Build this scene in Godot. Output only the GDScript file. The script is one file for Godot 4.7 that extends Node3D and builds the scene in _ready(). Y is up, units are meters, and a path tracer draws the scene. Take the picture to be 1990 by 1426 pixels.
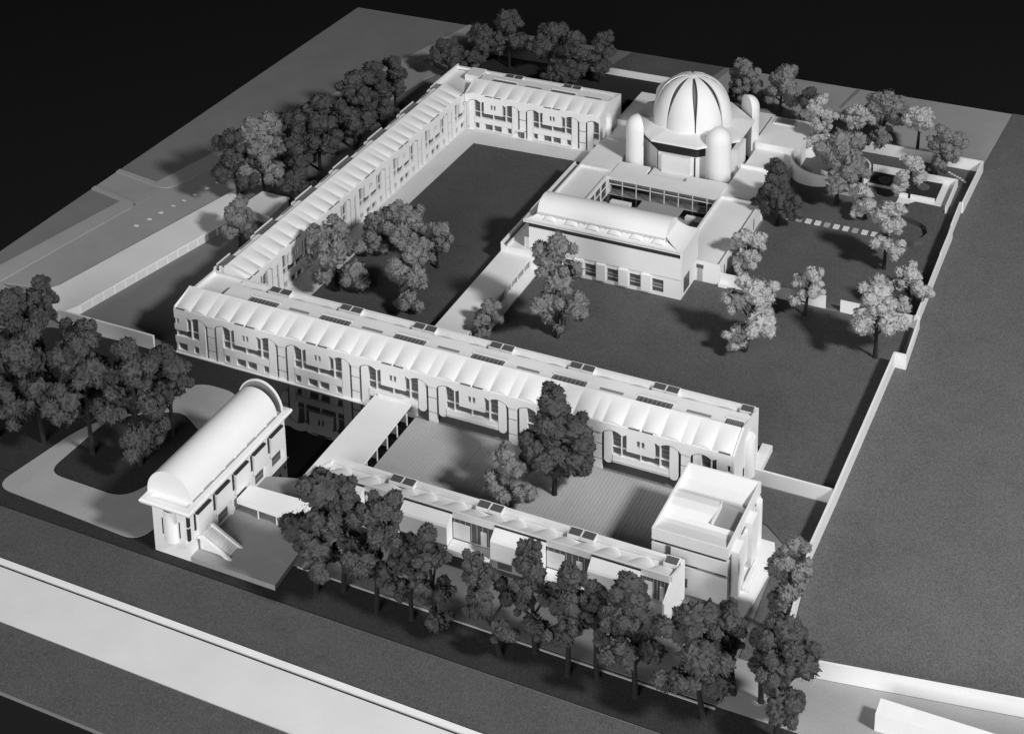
extends Node3D
# An architect's white card model of a walled campus, photographed on a black table under one studio lamp.
# Plan coordinates: x to the right along the main building, d away from the viewer, h up (metres of model).

const PP := 0.1422          # one facade bay
var names := {}
var mats := {}
var rng := RandomNumberGenerator.new()
var clump_protos: Array = []

# ---------------------------------------------------------------- mesh buffer
class MB:
	var v := PackedVector3Array()
	var n := PackedVector3Array()
	func tri(a: Vector3, b: Vector3, c: Vector3) -> void:      # counter-clockwise seen from outside
		var k := (b - a).cross(c - a)
		if k.length_squared() < 1e-20:
			return
		k = k.normalized()
		v.append(a); v.append(c); v.append(b)
		n.append(k); n.append(k); n.append(k)
	func trin(a: Vector3, b: Vector3, c: Vector3, na: Vector3, nb: Vector3, nc: Vector3) -> void:
		v.append(a); v.append(c); v.append(b)
		n.append(na); n.append(nc); n.append(nb)
	func quad(a: Vector3, b: Vector3, c: Vector3, d: Vector3) -> void:
		tri(a, b, c); tri(a, c, d)
	func box(x0: float, x1: float, y0: float, y1: float, z0: float, z1: float) -> MB:
		if x1 - x0 < 1e-5 or y1 - y0 < 1e-5 or z1 - z0 < 1e-5:
			return self
		var p := func(i: int, j: int, k: int) -> Vector3: return Vector3(x1 if i else x0, y1 if j else y0, z1 if k else z0)
		quad(p.call(0, 0, 1), p.call(1, 0, 1), p.call(1, 1, 1), p.call(0, 1, 1))
		quad(p.call(1, 0, 0), p.call(0, 0, 0), p.call(0, 1, 0), p.call(1, 1, 0))
		quad(p.call(1, 0, 1), p.call(1, 0, 0), p.call(1, 1, 0), p.call(1, 1, 1))
		quad(p.call(0, 0, 0), p.call(0, 0, 1), p.call(0, 1, 1), p.call(0, 1, 0))
		quad(p.call(0, 1, 1), p.call(1, 1, 1), p.call(1, 1, 0), p.call(0, 1, 0))
		quad(p.call(0, 0, 0), p.call(1, 0, 0), p.call(1, 0, 1), p.call(0, 0, 1))
		return self
	# polygon extruded; axis 'z': (x,y) between z0,z1; 'x': (z,y) between x0,x1; 'y': (x,z) between y0,y1
	func prism(poly: PackedVector2Array, axis: String, e0: float, e1: float) -> MB:
		var pl := poly.duplicate()
		if Geometry2D.is_polygon_clockwise(pl):
			pl.reverse()
		var at := func(p: Vector2, e: float) -> Vector3:
			if axis == "z": return Vector3(p.x, p.y, e)
			if axis == "x": return Vector3(e, p.y, p.x)
			return Vector3(p.x, e, p.y)
		var flip := axis != "z"
		var t := Geometry2D.triangulate_polygon(pl)
		for i in range(0, t.size(), 3):
			var a := pl[t[i]]; var b := pl[t[i + 1]]; var c := pl[t[i + 2]]
			if (b - a).cross(c - a) < 0.0:
				var s := b; b = c; c = s
			if flip:
				tri(at.call(a, e1), at.call(c, e1), at.call(b, e1)); tri(at.call(a, e0), at.call(b, e0), at.call(c, e0))
			else:
				tri(at.call(a, e1), at.call(b, e1), at.call(c, e1)); tri(at.call(a, e0), at.call(c, e0), at.call(b, e0))
		for i in pl.size():
			var a := pl[i]; var b := pl[(i + 1) % pl.size()]
			if flip: quad(at.call(b, e0), at.call(a, e0), at.call(a, e1), at.call(b, e1))
			else: quad(at.call(a, e0), at.call(b, e0), at.call(b, e1), at.call(a, e1))
		return self
	# smooth grid of a function f(u, v) -> Vector3; u x v counter-clockwise outside
	func grid(f: Callable, nu: int, nv: int, smooth := true) -> MB:
		var pts: Array = []
		for j in nv + 1:
			for i in nu + 1:
				pts.append(f.call(float(i) / nu, float(j) / nv))
		var nr: Array = []
		for j in nv + 1:
			for i in nu + 1:
				var du: Vector3 = pts[j * (nu + 1) + mini(i + 1, nu)] - pts[j * (nu + 1) + maxi(i - 1, 0)]
				var dv: Vector3 = pts[mini(j + 1, nv) * (nu + 1) + i] - pts[maxi(j - 1, 0) * (nu + 1) + i]
				nr.append(du.cross(dv).normalized())
		for j in nv:
			for i in nu:
				var a := j * (nu + 1) + i; var b := a + 1; var c := b + nu + 1; var d := a + nu + 1
				if smooth:
					if (pts[b] - pts[a]).cross(pts[c] - pts[a]).length_squared() > 1e-20: trin(pts[a], pts[b], pts[c], nr[a], nr[b], nr[c])
					if (pts[c] - pts[a]).cross(pts[d] - pts[a]).length_squared() > 1e-20: trin(pts[a], pts[c], pts[d], nr[a], nr[c], nr[d])
				else:
					quad(pts[a], pts[b], pts[c], pts[d])
		return self
	# upright round wall: centre, radius, heights, angles (radians, 0 = +x, towards -z = away)
	func drum(cx: float, cz: float, r: float, y0: float, y1: float, a0 := 0.0, a1 := TAU, seg := 24, cap := true) -> MB:
		grid(func(u: float, w: float) -> Vector3:
			var a: float = lerpf(a0, a1, u)
			return Vector3(cx + r * cos(a), lerpf(y0, y1, w), cz - r * sin(a)), seg, 1)
		if cap:
			for i in seg:
				var a := lerpf(a0, a1, float(i) / seg); var b := lerpf(a0, a1, float(i + 1) / seg)
				tri(Vector3(cx, y1, cz), Vector3(cx + r * cos(a), y1, cz - r * sin(a)), Vector3(cx + r * cos(b), y1, cz - r * sin(b)))
		return self
	# standing slab of wall between two plan points (x, d), thickness t
	func wall(x0: float, d0: float, x1: float, d1: float, t: float, y0: float, y1: float) -> MB:
		var dir := Vector2(x1 - x0, d1 - d0).normalized(); var s := Vector2(-dir.y, dir.x) * t * 0.5
		var q := PackedVector2Array([Vector2(x0, -d0) + Vector2(s.x, -s.y), Vector2(x1, -d1) + Vector2(s.x, -s.y), Vector2(x1, -d1) - Vector2(s.x, -s.y), Vector2(x0, -d0) - Vector2(s.x, -s.y)])
		return prism(q, "y", y0, y1)
	func mesh() -> ArrayMesh:
		var a := []
		a.resize(Mesh.ARRAY_MAX)
		a[Mesh.ARRAY_VERTEX] = v
		a[Mesh.ARRAY_NORMAL] = n
		var m := ArrayMesh.new()
		m.add_surface_from_arrays(Mesh.PRIMITIVE_TRIANGLES, a)
		return m

# ---------------------------------------------------------------- objects
func numbered(called: String) -> String:
	if not names.has(called):
		names[called] = 0
		return called
	names[called] += 1
	return "%s_%03d" % [called, names[called]]

func thing(called: String, label: String, category: String, at := Vector3.ZERO, turn := 0.0, group := "") -> Node3D:
	var o := Node3D.new()
	o.name = numbered(called)
	add_child(o)
	o.position = at
	o.rotation.y = turn
	tag(o, label, category, group)
	return o

func tag(o: Node, label: String, category: String, group := "") -> void:
	o.set_meta("label", label); o.set_meta("category", category)
	if group: o.set_meta("group", group)

func put(called: String, m: Mesh, mat: Material, parent: Node, at := Vector3.ZERO, turn := 0.0) -> MeshInstance3D:
	var o := MeshInstance3D.new()
	o.name = called
	o.mesh = m
	o.material_override = mat
	o.position = at
	o.rotation.y = turn
	parent.add_child(o, true)
	return o

func part(called: String, b: MB, mat: Material, parent: Node) -> MeshInstance3D:
	if b.v.is_empty():
		return null
	return put(called, b.mesh(), mat, parent)

func solo(called: String, b: MB, mat: Material, label: String, category: String, group := "") -> MeshInstance3D:
	var o := put(numbered(called), b.mesh(), mat, self)
	tag(o, label, category, group)
	return o

func struct(called: String, b: MB, mat: Material) -> MeshInstance3D:
	var o := put(numbered(called), b.mesh(), mat, self)
	o.set_meta("kind", "structure")
	return o

func flat(pts: Array, y0: float, y1: float) -> MB:       # plan polygon given as [x, d, x, d ...]
	var q := PackedVector2Array()
	for i in range(0, pts.size(), 2):
		q.append(Vector2(pts[i], -pts[i + 1]))
	return MB.new().prism(q, "y", y0, y1)

func rounded(pts: Array, y0: float, y1: float, radius: float) -> MB:      # plan polygon with its corners rounded
	var p := PackedVector2Array()
	for i in range(0, pts.size(), 2): p.append(Vector2(pts[i], -pts[i + 1]))
	var q := PackedVector2Array()
	var n := p.size()
	for i in n:
		var a := p[(i + n - 1) % n]; var c := p[i]; var e := p[(i + 1) % n]
		var k := minf(radius, 0.45 * minf(a.distance_to(c), e.distance_to(c)))
		var s := c.move_toward(a, k); var f := c.move_toward(e, k)
		for j in 7:
			var t := j / 6.0
			q.append(s.lerp(c, t).lerp(c.lerp(f, t), t))
	return MB.new().prism(q, "y", y0, y1)

func dbox(x0: float, x1: float, d0: float, d1: float, y0: float, y1: float) -> MB:
	return MB.new().box(x0, x1, y0, y1, -d1, -d0)

# wall in the x-y plane with rectangular holes [x0, x1, y0, y1], front at z1
func holed(x0: float, x1: float, y0: float, y1: float, z0: float, z1: float, holes: Array) -> MB:
	var b := MB.new()
	var xs := [x0, x1]; var ys := [y0, y1]
	var hs: Array = []
	for h in holes:
		var q = [clampf(h[0], x0, x1), clampf(h[1], x0, x1), clampf(h[2], y0, y1), clampf(h[3], y0, y1)]
		if q[1] - q[0] < 1e-4: continue
		hs.append(q)
		xs.append(q[0]); xs.append(q[1]); ys.append(q[2]); ys.append(q[3])
	xs.sort(); ys.sort()
	var solid := func(i: int, j: int) -> bool:
		if i < 0 or j < 0 or i >= xs.size() - 1 or j >= ys.size() - 1: return false
		if xs[i + 1] - xs[i] < 1e-6 or ys[j + 1] - ys[j] < 1e-6: return true
		var cx: float = (xs[i] + xs[i + 1]) * 0.5; var cy: float = (ys[j] + ys[j + 1]) * 0.5
		for h in hs:
			if cx > h[0] and cx < h[1] and cy > h[2] and cy < h[3]: return false
		return true
	for i in xs.size() - 1:
		for j in ys.size() - 1:
			var a: float = xs[i]; var c: float = xs[i + 1]; var e: float = ys[j]; var f: float = ys[j + 1]
			if c - a < 1e-6 or f - e < 1e-6 or not solid.call(i, j): continue
			b.quad(Vector3(a, e, z1), Vector3(c, e, z1), Vector3(c, f, z1), Vector3(a, f, z1))
			b.quad(Vector3(c, e, z0), Vector3(a, e, z0), Vector3(a, f, z0), Vector3(c, f, z0))
			if not solid.call(i - 1, j): b.quad(Vector3(a, e, z0), Vector3(a, e, z1), Vector3(a, f, z1), Vector3(a, f, z0))
			if not solid.call(i + 1, j): b.quad(Vector3(c, e, z1), Vector3(c, e, z0), Vector3(c, f, z0), Vector3(c, f, z1))
			if not solid.call(i, j - 1): b.quad(Vector3(a, e, z0), Vector3(c, e, z0), Vector3(c, e, z1), Vector3(a, e, z1))
			if not solid.call(i, j + 1): b.quad(Vector3(a, f, z1), Vector3(c, f, z1), Vector3(c, f, z0), Vector3(a, f, z0))
	return b

# ---------------------------------------------------------------- materials
func grain(seed_value: int, amount: float, soft: float, size := 512) -> ImageTexture:
	var r := RandomNumberGenerator.new(); r.seed = seed_value
	var big := FastNoiseLite.new(); big.seed = seed_value; big.frequency = 6.0 / size; big.fractal_octaves = 4
	var im := Image.create(size, size, true, Image.FORMAT_RGB8)
	for y in size:
		for x in size:
			var k := clampf(1.0 - amount * r.randf() - soft * (0.5 + 0.5 * big.get_noise_2d(x, y)), 0.0, 1.0)
			im.set_pixel(x, y, Color(k, k, k).linear_to_srgb())
	im.generate_mipmaps()
	var t := ImageTexture.create_from_image(im)
	t.set_meta("mean", 1.0 - amount * 0.5 - soft * 0.5)
	return t

func mat(called: String, lin: float, rough := 0.8, tex: Texture2D = null, scale := 2.0, spec := 0.3) -> StandardMaterial3D:
	var m := StandardMaterial3D.new()
	if tex: lin = minf(lin / float(tex.get_meta("mean")), 1.0)
	m.albedo_color = Color(lin, lin, lin).linear_to_srgb()
	m.roughness = rough
	m.metallic_specular = spec
	if tex:
		m.albedo_texture = tex
		m.uv1_triplanar = true
		m.uv1_world_triplanar = true
		m.uv1_scale = Vector3(scale, scale, scale)
	mats[called] = m
	return m

# trees: x, d, height, underside of the crown, crown radius, crown offset, pale, label, group
const TREES := [
	[0.532, -0.415, 0.203, 0.060, 0.058, 0.011, 0, "tree at the left end of the street row, beside the paved terrace corner", "trees of the street row"],
	[0.626, -0.411, 0.190, 0.034, 0.046, 0.008, 0, "second tree of the street row, right of the terrace corner", "trees of the street row"],
	[0.721, -0.410, 0.182, 0.008, 0.032, -0.013, 0, "third tree of the street row, low two-part crown", "trees of the street row"],
	[0.814, -0.414, 0.172, 0.035, 0.037, -0.024, 0, "fourth tree of the street row, drooping branch over the pavement", "trees of the street row"],
	[0.854, -0.389, 0.181, 0.043, 0.030, -0.006, 0, "pointed tree in front of the third bay box of the low wing", "trees of the street row"],
	[0.908, -0.409, 0.173, 0.047, 0.034, 0.006, 0, "slim tree in the middle of the street row on a bare trunk", "trees of the street row"],
	[1.001, -0.407, 0.194, 0.044, 0.040, -0.004, 0, "tall tree in front of the end wall of the low wing", "trees of the street row"],
	[1.091, -0.406, 0.175, 0.041, 0.049, -0.017, 0, "round bushy tree of the street row with a ball of foliage", "trees of the street row"],
	[1.113, -0.351, 0.144, 0.047, 0.027, -0.008, 0, "tree in front of the stepped corner block, behind the round bushy one", "trees of the street row"],
	[1.149, -0.349, 0.116, 0.043, 0.020, -0.005, 0, "shaded tree tucked behind the large open-branched tree", "trees of the street row"],
	[1.183, -0.401, 0.195, 0.023, 0.049, 0.008, 0, "large open-branched tree at the right end of the street row", "trees of the street row"],
	[0.565, -0.395, 0.187, 0.026, 0.029, 0.009, 0, "tree filling the gap between the first two street trees", "trees of the street row"],
	[0.677, -0.404, 0.138, 0.017, 0.029, -0.001, 0, "low tree between the second and third street trees", "trees of the street row"],
	[0.945, -0.399, 0.158, 0.060, 0.025, -0.002, 0, "tree between the slim one and the tall one by the end wall", "trees of the street row"],
	[1.147, -0.233, 0.168, 0.053, 0.031, 0.006, 2, "tree squeezed between the corner block steps and the boundary wall", ""],
	[0.751, -0.085, 0.183, 0.016, 0.061, 0.003, 0, "tall dark tree inside the striped courtyard", ""],
	[0.709, -0.155, 0.120, 0.013, 0.040, -0.001, 2, "small round tree inside the striped courtyard", ""],
	[0.134, -0.283, 0.231, 0.014, 0.052, 0.000, 0, "tree of the dark grove nearest the barrel-vaulted chapel", "trees of the dark grove"],
	[0.048, -0.291, 0.230, 0.046, 0.055, -0.004, 0, "broad tree of the dark grove beside the drive bend", "trees of the dark grove"],
	[-0.043, -0.299, 0.211, 0.044, 0.051, -0.012, 0, "tree of the dark grove with pale lower tufts, left of the drive", "trees of the dark grove"],
	[-0.120, -0.319, 0.203, 0.049, 0.049, 0.002, 0, "tree of the dark grove cut by the picture edge", "trees of the dark grove"],
	[0.134, -0.198, 0.173, 0.049, 0.044, 0.001, 0, "tree of the dark grove closest to the main building", "trees of the dark grove"],
	[-0.176, -0.140, 0.193, 0.072, 0.032, 0.007, 0, "thin-topped tall tree at the back of the dark grove", "trees of the dark grove"],
	[-0.200, -0.183, 0.175, 0.041, 0.052, -0.002, 0, "tree at the back of the dark grove, left of the thin-topped one", "trees of the dark grove"],
	[-0.053, -0.182, 0.164, 0.055, 0.042, 0.002, 0, "tree of the dark grove in front of the white garage wall", "trees of the dark grove"],
	[0.035, -0.174, 0.126, 0.035, 0.037, 0.002, 0, "tree of the dark grove at the right end of the white garage wall", "trees of the dark grove"],
	[-0.099, 0.350, 0.107, 0.014, 0.035, -0.004, 2, "lone tree beside the long white garage roof", ""],
	[-0.199, 0.501, 0.169, 0.039, 0.049, -0.019, 0, "tree at the road junction, first behind the left wing", "trees in the row behind the left wing"],
	[-0.165, 0.539, 0.191, 0.039, 0.058, -0.008, 2, "pale-topped tree second behind the left wing", "trees in the row behind the left wing"],
	[-0.080, 0.536, 0.093, 0.009, 0.041, 0.002, 0, "small low tree between the left wing roof and the row behind it", "trees in the row behind the left wing"],
	[-0.154, 0.631, 0.173, 0.024, 0.048, -0.003, 0, "third tree behind the left wing", "trees in the row behind the left wing"],
	[-0.126, 0.694, 0.183, 0.034, 0.053, -0.001, 0, "fourth tree behind the left wing", "trees in the row behind the left wing"],
	[-0.130, 0.772, 0.145, 0.019, 0.046, 0.006, 0, "fifth tree behind the left wing, in the middle of the row", "trees in the row behind the left wing"],
	[-0.107, 0.809, 0.199, 0.022, 0.052, 0.008, 0, "sixth tree behind the left wing with a high crown", "trees in the row behind the left wing"],
	[-0.104, 0.917, 0.172, 0.030, 0.044, -0.011, 0, "next to last tree behind the left wing", "trees in the row behind the left wing"],
	[-0.101, 0.988, 0.160, 0.046, 0.034, -0.002, 0, "last tree behind the left wing, on a bare trunk", "trees in the row behind the left wing"],
	[-0.092, 1.236, 0.100, 0.027, 0.046, 0.005, 0, "leftmost low tree behind the rear wing", "trees behind the rear wing"],
	[-0.031, 1.289, 0.126, 0.030, 0.045, 0.006, 0, "tree behind the corner of the rear wing", "trees behind the rear wing"],
	[0.019, 1.344, 0.161, 0.027, 0.053, -0.001, 0, "highest tree behind the rear wing", "trees behind the rear wing"],
	[0.118, 1.352, 0.139, 0.027, 0.053, 0.007, 0, "wide tree behind the middle of the rear wing", "trees behind the rear wing"],
	[0.201, 1.322, 0.144, 0.016, 0.039, 0.001, 0, "dense tree behind the right half of the rear wing", "trees behind the rear wing"],
	[0.254, 1.345, 0.140, 0.020, 0.037, 0.007, 0, "rightmost tree behind the rear wing", "trees behind the rear wing"],
	[0.181, 1.282, 0.066, 0.013, 0.042, -0.002, 0, "low bushy tree close against the rear wing parapet", "trees behind the rear wing"],
	[0.620, 1.331, 0.132, 0.025, 0.041, -0.006, 2, "tree at the back edge right of the dome", "trees at the north garden wall"],
	[0.692, 1.332, 0.131, 0.025, 0.046, 0.013, 2, "flat-topped tree behind the skylit flat roof", "trees at the north garden wall"],
	[0.772, 1.294, 0.107, 0.019, 0.032, 0.001, 0, "shaded tree behind the pale upright one near the flat roof", "trees at the north garden wall"],
	[0.828, 1.181, 0.147, 0.024, 0.034, -0.003, 1, "pale upright tree at the end of the skylit flat roof", "trees at the north garden wall"],
	[0.884, 1.273, 0.093, 0.036, 0.037, 0.004, 1, "pale sparse tree in front of the north garden wall", "trees at the north garden wall"],
	[0.935, 1.295, 0.131, 0.016, 0.049, 0.003, 2, "tall tree behind the pale sparse one at the north garden wall", "trees at the north garden wall"],
	[1.017, 1.255, 0.116, 0.063, 0.038, 0.007, 1, "pale tree on a long bare trunk before the north garden wall", "trees at the north garden wall"],
	[1.084, 1.202, 0.115, 0.008, 0.043, 0.004, 2, "wide tree near the far corner of the garden walls", "trees at the north garden wall"],
	[0.827, 0.844, 0.142, 0.009, 0.049, 0.002, 0, "dense dark tree at the start of the stepping stones", ""],
	[0.826, 0.648, 0.101, 0.011, 0.038, 0.003, 1, "tree against the right flank of the gallery wing", ""],
	[0.914, 0.974, 0.163, 0.049, 0.063, 0.004, 2, "spreading tree over the round garden enclosure", ""],
	[0.890, 1.208, 0.053, 0.012, 0.035, 0.002, 0, "small dark tree behind the round garden enclosure", ""],
	[1.042, 1.058, 0.105, 0.018, 0.035, 0.001, 1, "tree between the two sunken garden beds", ""],
	[0.981, 0.941, 0.086, 0.008, 0.033, -0.011, 1, "small pale tree in front of the round garden enclosure", ""],
	[1.056, 0.765, 0.147, 0.023, 0.040, 0.004, 1, "very pale tall tree at the end of the stepping stones", ""],
	[0.899, 0.398, 0.152, 0.010, 0.051, 0.017, 1, "many-tufted pale tree on the lawn before the garden cross wall", ""],
	[0.963, 0.551, 0.104, 0.025, 0.031, 0.008, 1, "small sparse tree in front of the garden cross wall", ""],
	[1.107, 0.469, 0.153, 0.030, 0.045, 0.001, 1, "leaning pale tree on the lawn by the garden gateway", ""],
	[1.130, 0.625, 0.107, 0.008, 0.036, -0.001, 1, "pale tree pressed against the boundary wall behind the cross wall", ""],
	[0.588, 0.307, 0.206, 0.008, 0.055, 0.000, 2, "tall shaggy tree in front of the gallery wing", ""],
	[0.474, 0.257, 0.079, 0.008, 0.030, 0.004, 2, "small tree leaning on the glazed corridor", ""],
	[0.147, 0.299, 0.147, 0.011, 0.060, -0.004, 2, "broad tree on the quadrangle lawn nearest the left wing", "trees of the quadrangle clump"],
	[0.301, 0.296, 0.146, 0.008, 0.047, 0.006, 2, "tree on the quadrangle lawn nearest the main building roof", "trees of the quadrangle clump"],
	[0.165, 0.445, 0.098, 0.020, 0.044, 0.002, 2, "tree in the middle of the quadrangle clump", "trees of the quadrangle clump"],
	[0.288, 0.432, 0.098, 0.022, 0.037, 0.001, 2, "small outlying tree on the quadrangle lawn, farthest right of the clump", "trees of the quadrangle clump"],
	[0.215, 0.446, 0.116, 0.031, 0.046, 0.000, 2, "rear tree of the quadrangle clump", "trees of the quadrangle clump"],
]

# ================================================================ scene
func _ready() -> void:
	rng.seed = 7
	# ---- camera: a view camera with its lens shifted down
	var cam := Camera3D.new()
	cam.name = "camera"
	cam.projection = Camera3D.PROJECTION_FRUSTUM
	cam.near = 0.05
	cam.far = 20.0
	cam.size = 0.05 * 1426.0 / 3230.2
	cam.frustum_offset = Vector2(0.05 * (995.0 - 933.54) / 3230.2, -0.05 * (713.0 + 285.29) / 3230.2)
	cam.transform = Transform3D(Basis(Vector3(0.90118, -0.01964, -0.433), Vector3(-0.10307, 0.96061, -0.25809), Vector3(0.42101, 0.27721, 0.86366)).orthonormalized(), Vector3(1.60386, 1.62398, 2.04388))
	add_child(cam)
	cam.current = true
	# ---- dark studio
	var env := Environment.new()
	env.background_mode = Environment.BG_COLOR
	env.background_color = Color(0.055, 0.055, 0.055)
	env.background_energy_multiplier = 1.0
	env.tonemap_mode = Environment.TONE_MAPPER_LINEAR
	env.tonemap_exposure = 1.0
	env.sdfgi_enabled = true
	env.ssao_enabled = true
	env.ssil_enabled = true
	var we := WorldEnvironment.new()
	we.environment = env
	add_child(we)
	# ---- studio lamps: one hard key from the right, a large weak softbox by the camera
	var key := SpotLight3D.new()
	key.name = "key_lamp"
	key.light_energy = 18.8
	key.light_size = 0.25
	key.spot_range = 8.0
	key.spot_attenuation = 2.0
	key.spot_angle = 45.0
	key.spot_angle_attenuation = 1.0
	key.shadow_enabled = true
	add_child(key)
	key.look_at_from_position(Vector3(3.90, 2.93, 1.08), Vector3(0.6, 0.0, -0.4))
	var fill := AreaLight3D.new()
	fill.name = "fill_softbox"
	fill.area_size = Vector2(2.4, 2.4)
	fill.light_energy = 16.5
	fill.area_range = 14.0
	fill.shadow_enabled = true
	add_child(fill)
	fill.look_at_from_position(Vector3(1.0, 1.75, 4.4), Vector3(0.55, 0.0, -0.5))
	# ---- materials (linear base colours)
	var card := grain(1, 0.04, 0.11)
	var felt := grain(2, 0.50, 0.12)
	var paint := grain(3, 0.10, 0.16)
	mat("white", 0.78, 0.75, card, 1.5)
	mat("offwhite", 0.66, 0.75, card, 1.5)
	mat("path", 0.36, 0.85, paint, 1.3)
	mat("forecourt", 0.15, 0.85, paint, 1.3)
	mat("quad", 0.60, 0.85, paint, 1.3)
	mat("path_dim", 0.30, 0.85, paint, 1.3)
	mat("lawn", 0.108, 0.95, felt, 1.9, 0.1)
	mat("lawn_quad", 0.086, 0.95, felt, 1.9, 0.1)
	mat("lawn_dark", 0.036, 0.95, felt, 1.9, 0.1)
	mat("field", 0.130, 0.95, felt, 1.7, 0.1)
	mat("road_grey", 0.33, 0.85, paint, 1.3)
	mat("street", 0.088, 0.9, felt, 1.9, 0.15)
	mat("board", 0.20, 0.9, paint, 1.3)
	mat("deck", 0.40, 0.8, paint, 1.3)
	mat("glass", 0.095, 0.35, null, 1.0, 0.4)
	mat("glass_grey", 0.27, 0.4, null, 1.0, 0.4)
	mat("slot", 0.03, 0.8)
	mat("water", 0.004, 0.03, null, 1.0, 0.5)
	mat("cloth", 0.014, 1.0, null, 1.0, 0.05)
	mat("trunk", 0.02, 0.9)
	mat("leaf_dark", 0.075, 0.95, null, 1.0, 0.1)
	mat("leaf_mid", 0.19, 0.95, null, 1.0, 0.1)
	mat("leaf_pale", 0.38, 0.95, null, 1.0, 0.1)
	mat("person", 0.8, 0.7)
	build_ground()
	build_court_buildings()
	build_dome()
	build_slabs()
	build_gallery()
	build_front()
	build_chapel()
	build_corner_block()
	build_left_yard()
	build_garden()
	build_trees()

# ---------------------------------------------------------------- ground
func build_ground() -> void:
	struct("table_surface", dbox(-9.0, 9.0, -9.0, 9.0, -0.05, -0.0061), mats.cloth)
	var base := dbox(-0.5235, 2.2, -0.737, 1.552, -0.006, 0.0)
	struct("ground", base, mats.board)
	# street in front: dark verge, grey strip, white kerb line, gap, pale band, grey outer strip
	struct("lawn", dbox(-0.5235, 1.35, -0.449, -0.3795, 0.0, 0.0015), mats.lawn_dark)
	struct("road", flat([-0.5235, -0.450, 2.2, -0.4555, 2.2, -0.549, -0.5235, -0.540], 0.0, 0.003), mats.street)
	struct("kerb", flat([-0.5235, -0.5405, 2.2, -0.5495, 2.2, -0.5585, -0.5235, -0.549], 0.0, 0.0045), mats.white)
	struct("road", flat([-0.5235, -0.5545, 2.2, -0.564, 2.2, -0.648, -0.5235, -0.637], 0.0, 0.004), mats.offwhite)
	struct("gutter", flat([-0.5235, -0.5495, 2.2, -0.559, 2.2, -0.5635, -0.5235, -0.554], 0.0, 0.0010), mats.slot)
	struct("road", flat([-0.5235, -0.6385, 2.2, -0.650, 2.2, -0.737, -0.5235, -0.737], 0.0, 0.002), mats.street)
	# big felt field outside the boundary wall
	struct("field", flat([1.206, -0.282, 1.4533, -0.2400, 2.2, -0.113, 2.2, 1.552, 1.171, 1.552, 1.152, 1.236, 1.149, 0.9, 1.149, 0.588, 1.158, 0.588, 1.158, 0.455, 1.141, 0.455, 1.138, 0.07, 1.136, -0.07, 1.153, -0.20, 1.157, -0.290], 0.0, 0.002), mats.field)
	struct("pavement", flat([1.10, -0.290, 1.175, -0.287, 1.75, -0.188, 2.2, -0.113, 2.2, -0.449, 1.35, -0.449, 1.35, -0.38, 1.10, -0.38], 0.0, 0.0016), mats.path_dim)
	# main lawns
	struct("lawn", flat([0.44, 0.1250, 1.14, 0.1250, 1.145, 0.585, 0.44, 0.585], 0.0, 0.002), mats.lawn)
	struct("lawn", flat([0.1205, 0.1250, 0.4398, 0.1250, 0.4398, 0.50, 0.3900, 0.50, 0.3885, 0.9460, 0.1205, 0.9360], 0.0, 0.002), mats.lawn_quad)
	struct("pavement", flat([0.0691, 0.125, 0.1200, 0.125, 0.1200, 0.9365, 0.39, 0.9465, 0.40, 0.9977, 0.0691, 0.9977], 0.0, 0.0025), mats.quad)
	struct("lawn", flat([0.80, 0.593, 1.145, 0.593, 1.152, 1.233, 0.80, 1.233], 0.0, 0.002), mats.lawn)
	struct("lawn", flat([1.0, -0.02, 1.0, 0.062, 1.137, 0.062, 1.1365, -0.20, 1.165, -0.29, 1.102, -0.29, 1.094, -0.05, 1.06, -0.02], 0.0, 0.0018), mats.lawn)
	struct("lawn", flat([1.006, 0.072, 1.137, 0.072, 1.138, 0.1249, 1.006, 0.1249], 0.0, 0.0018), mats.lawn)
	# north strip behind the garden
	struct("pavement", flat([0.500, 1.44, 0.515, 1.55, 1.170, 1.55, 1.152, 1.245, 0.72, 1.262], 0.0, 0.0012), mats.road_grey)
	struct("road", flat([0.806, 1.43, 0.820, 1.55, 0.830, 1.55, 0.812, 1.43], 0.0012, 0.0020), mats.board)
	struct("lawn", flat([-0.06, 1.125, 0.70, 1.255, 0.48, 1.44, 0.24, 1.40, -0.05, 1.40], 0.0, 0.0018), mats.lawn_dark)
	struct("lawn", flat([0.24, 1.442, 0.48, 1.442, 0.50, 1.55, 0.26, 1.55], 0.0, 0.0012), mats.lawn)
	# left: lane, verges and the two outer plots
	struct("road", flat([-0.5225, 0.436, -0.435, 0.412, -0.395, 0.412, -0.375, 0.487, -0.414, 0.506, -0.5225, 0.521], 0.0, 0.0010), mats.road_grey)
	struct("road", flat([-0.440, 0.055, -0.315, 0.078, -0.228, 0.523, -0.14, 1.20, -0.12, 1.26, -0.20, 1.30, -0.345, 0.60, -0.375, 0.487, -0.393, 0.411, -0.47, -0.15, -0.44, -0.18, -0.33, 0.02], 0.0, 0.0014), mats.road_grey)
	struct("pavement", flat([-0.5225, 0.426, -0.4314, 0.408, -0.4845, 0.1036, -0.5225, -0.10, -0.478, -0.10, -0.4444, 0.0578, -0.3975, 0.368, -0.3940, 0.384, -0.3942, 0.397, -0.3990, 0.407, -0.4080, 0.413, -0.4220, 0.417, -0.5225, 0.439], 0.0, 0.0026), mats.path)
	struct("pavement", flat([-0.5225, 0.5227, -0.414, 0.5058, -0.3846, 0.6544, -0.24, 1.300, -0.192, 1.5515, -0.150, 1.5515, -0.2, 1.29, -0.346, 0.6039, -0.3660, 0.512, -0.3700, 0.500, -0.3780, 0.492, -0.3900, 0.4885, -0.4020, 0.4895, -0.5225, 0.5095], 0.0, 0.0026), mats.path)
	var lane := thing_struct("road_marking")
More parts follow.
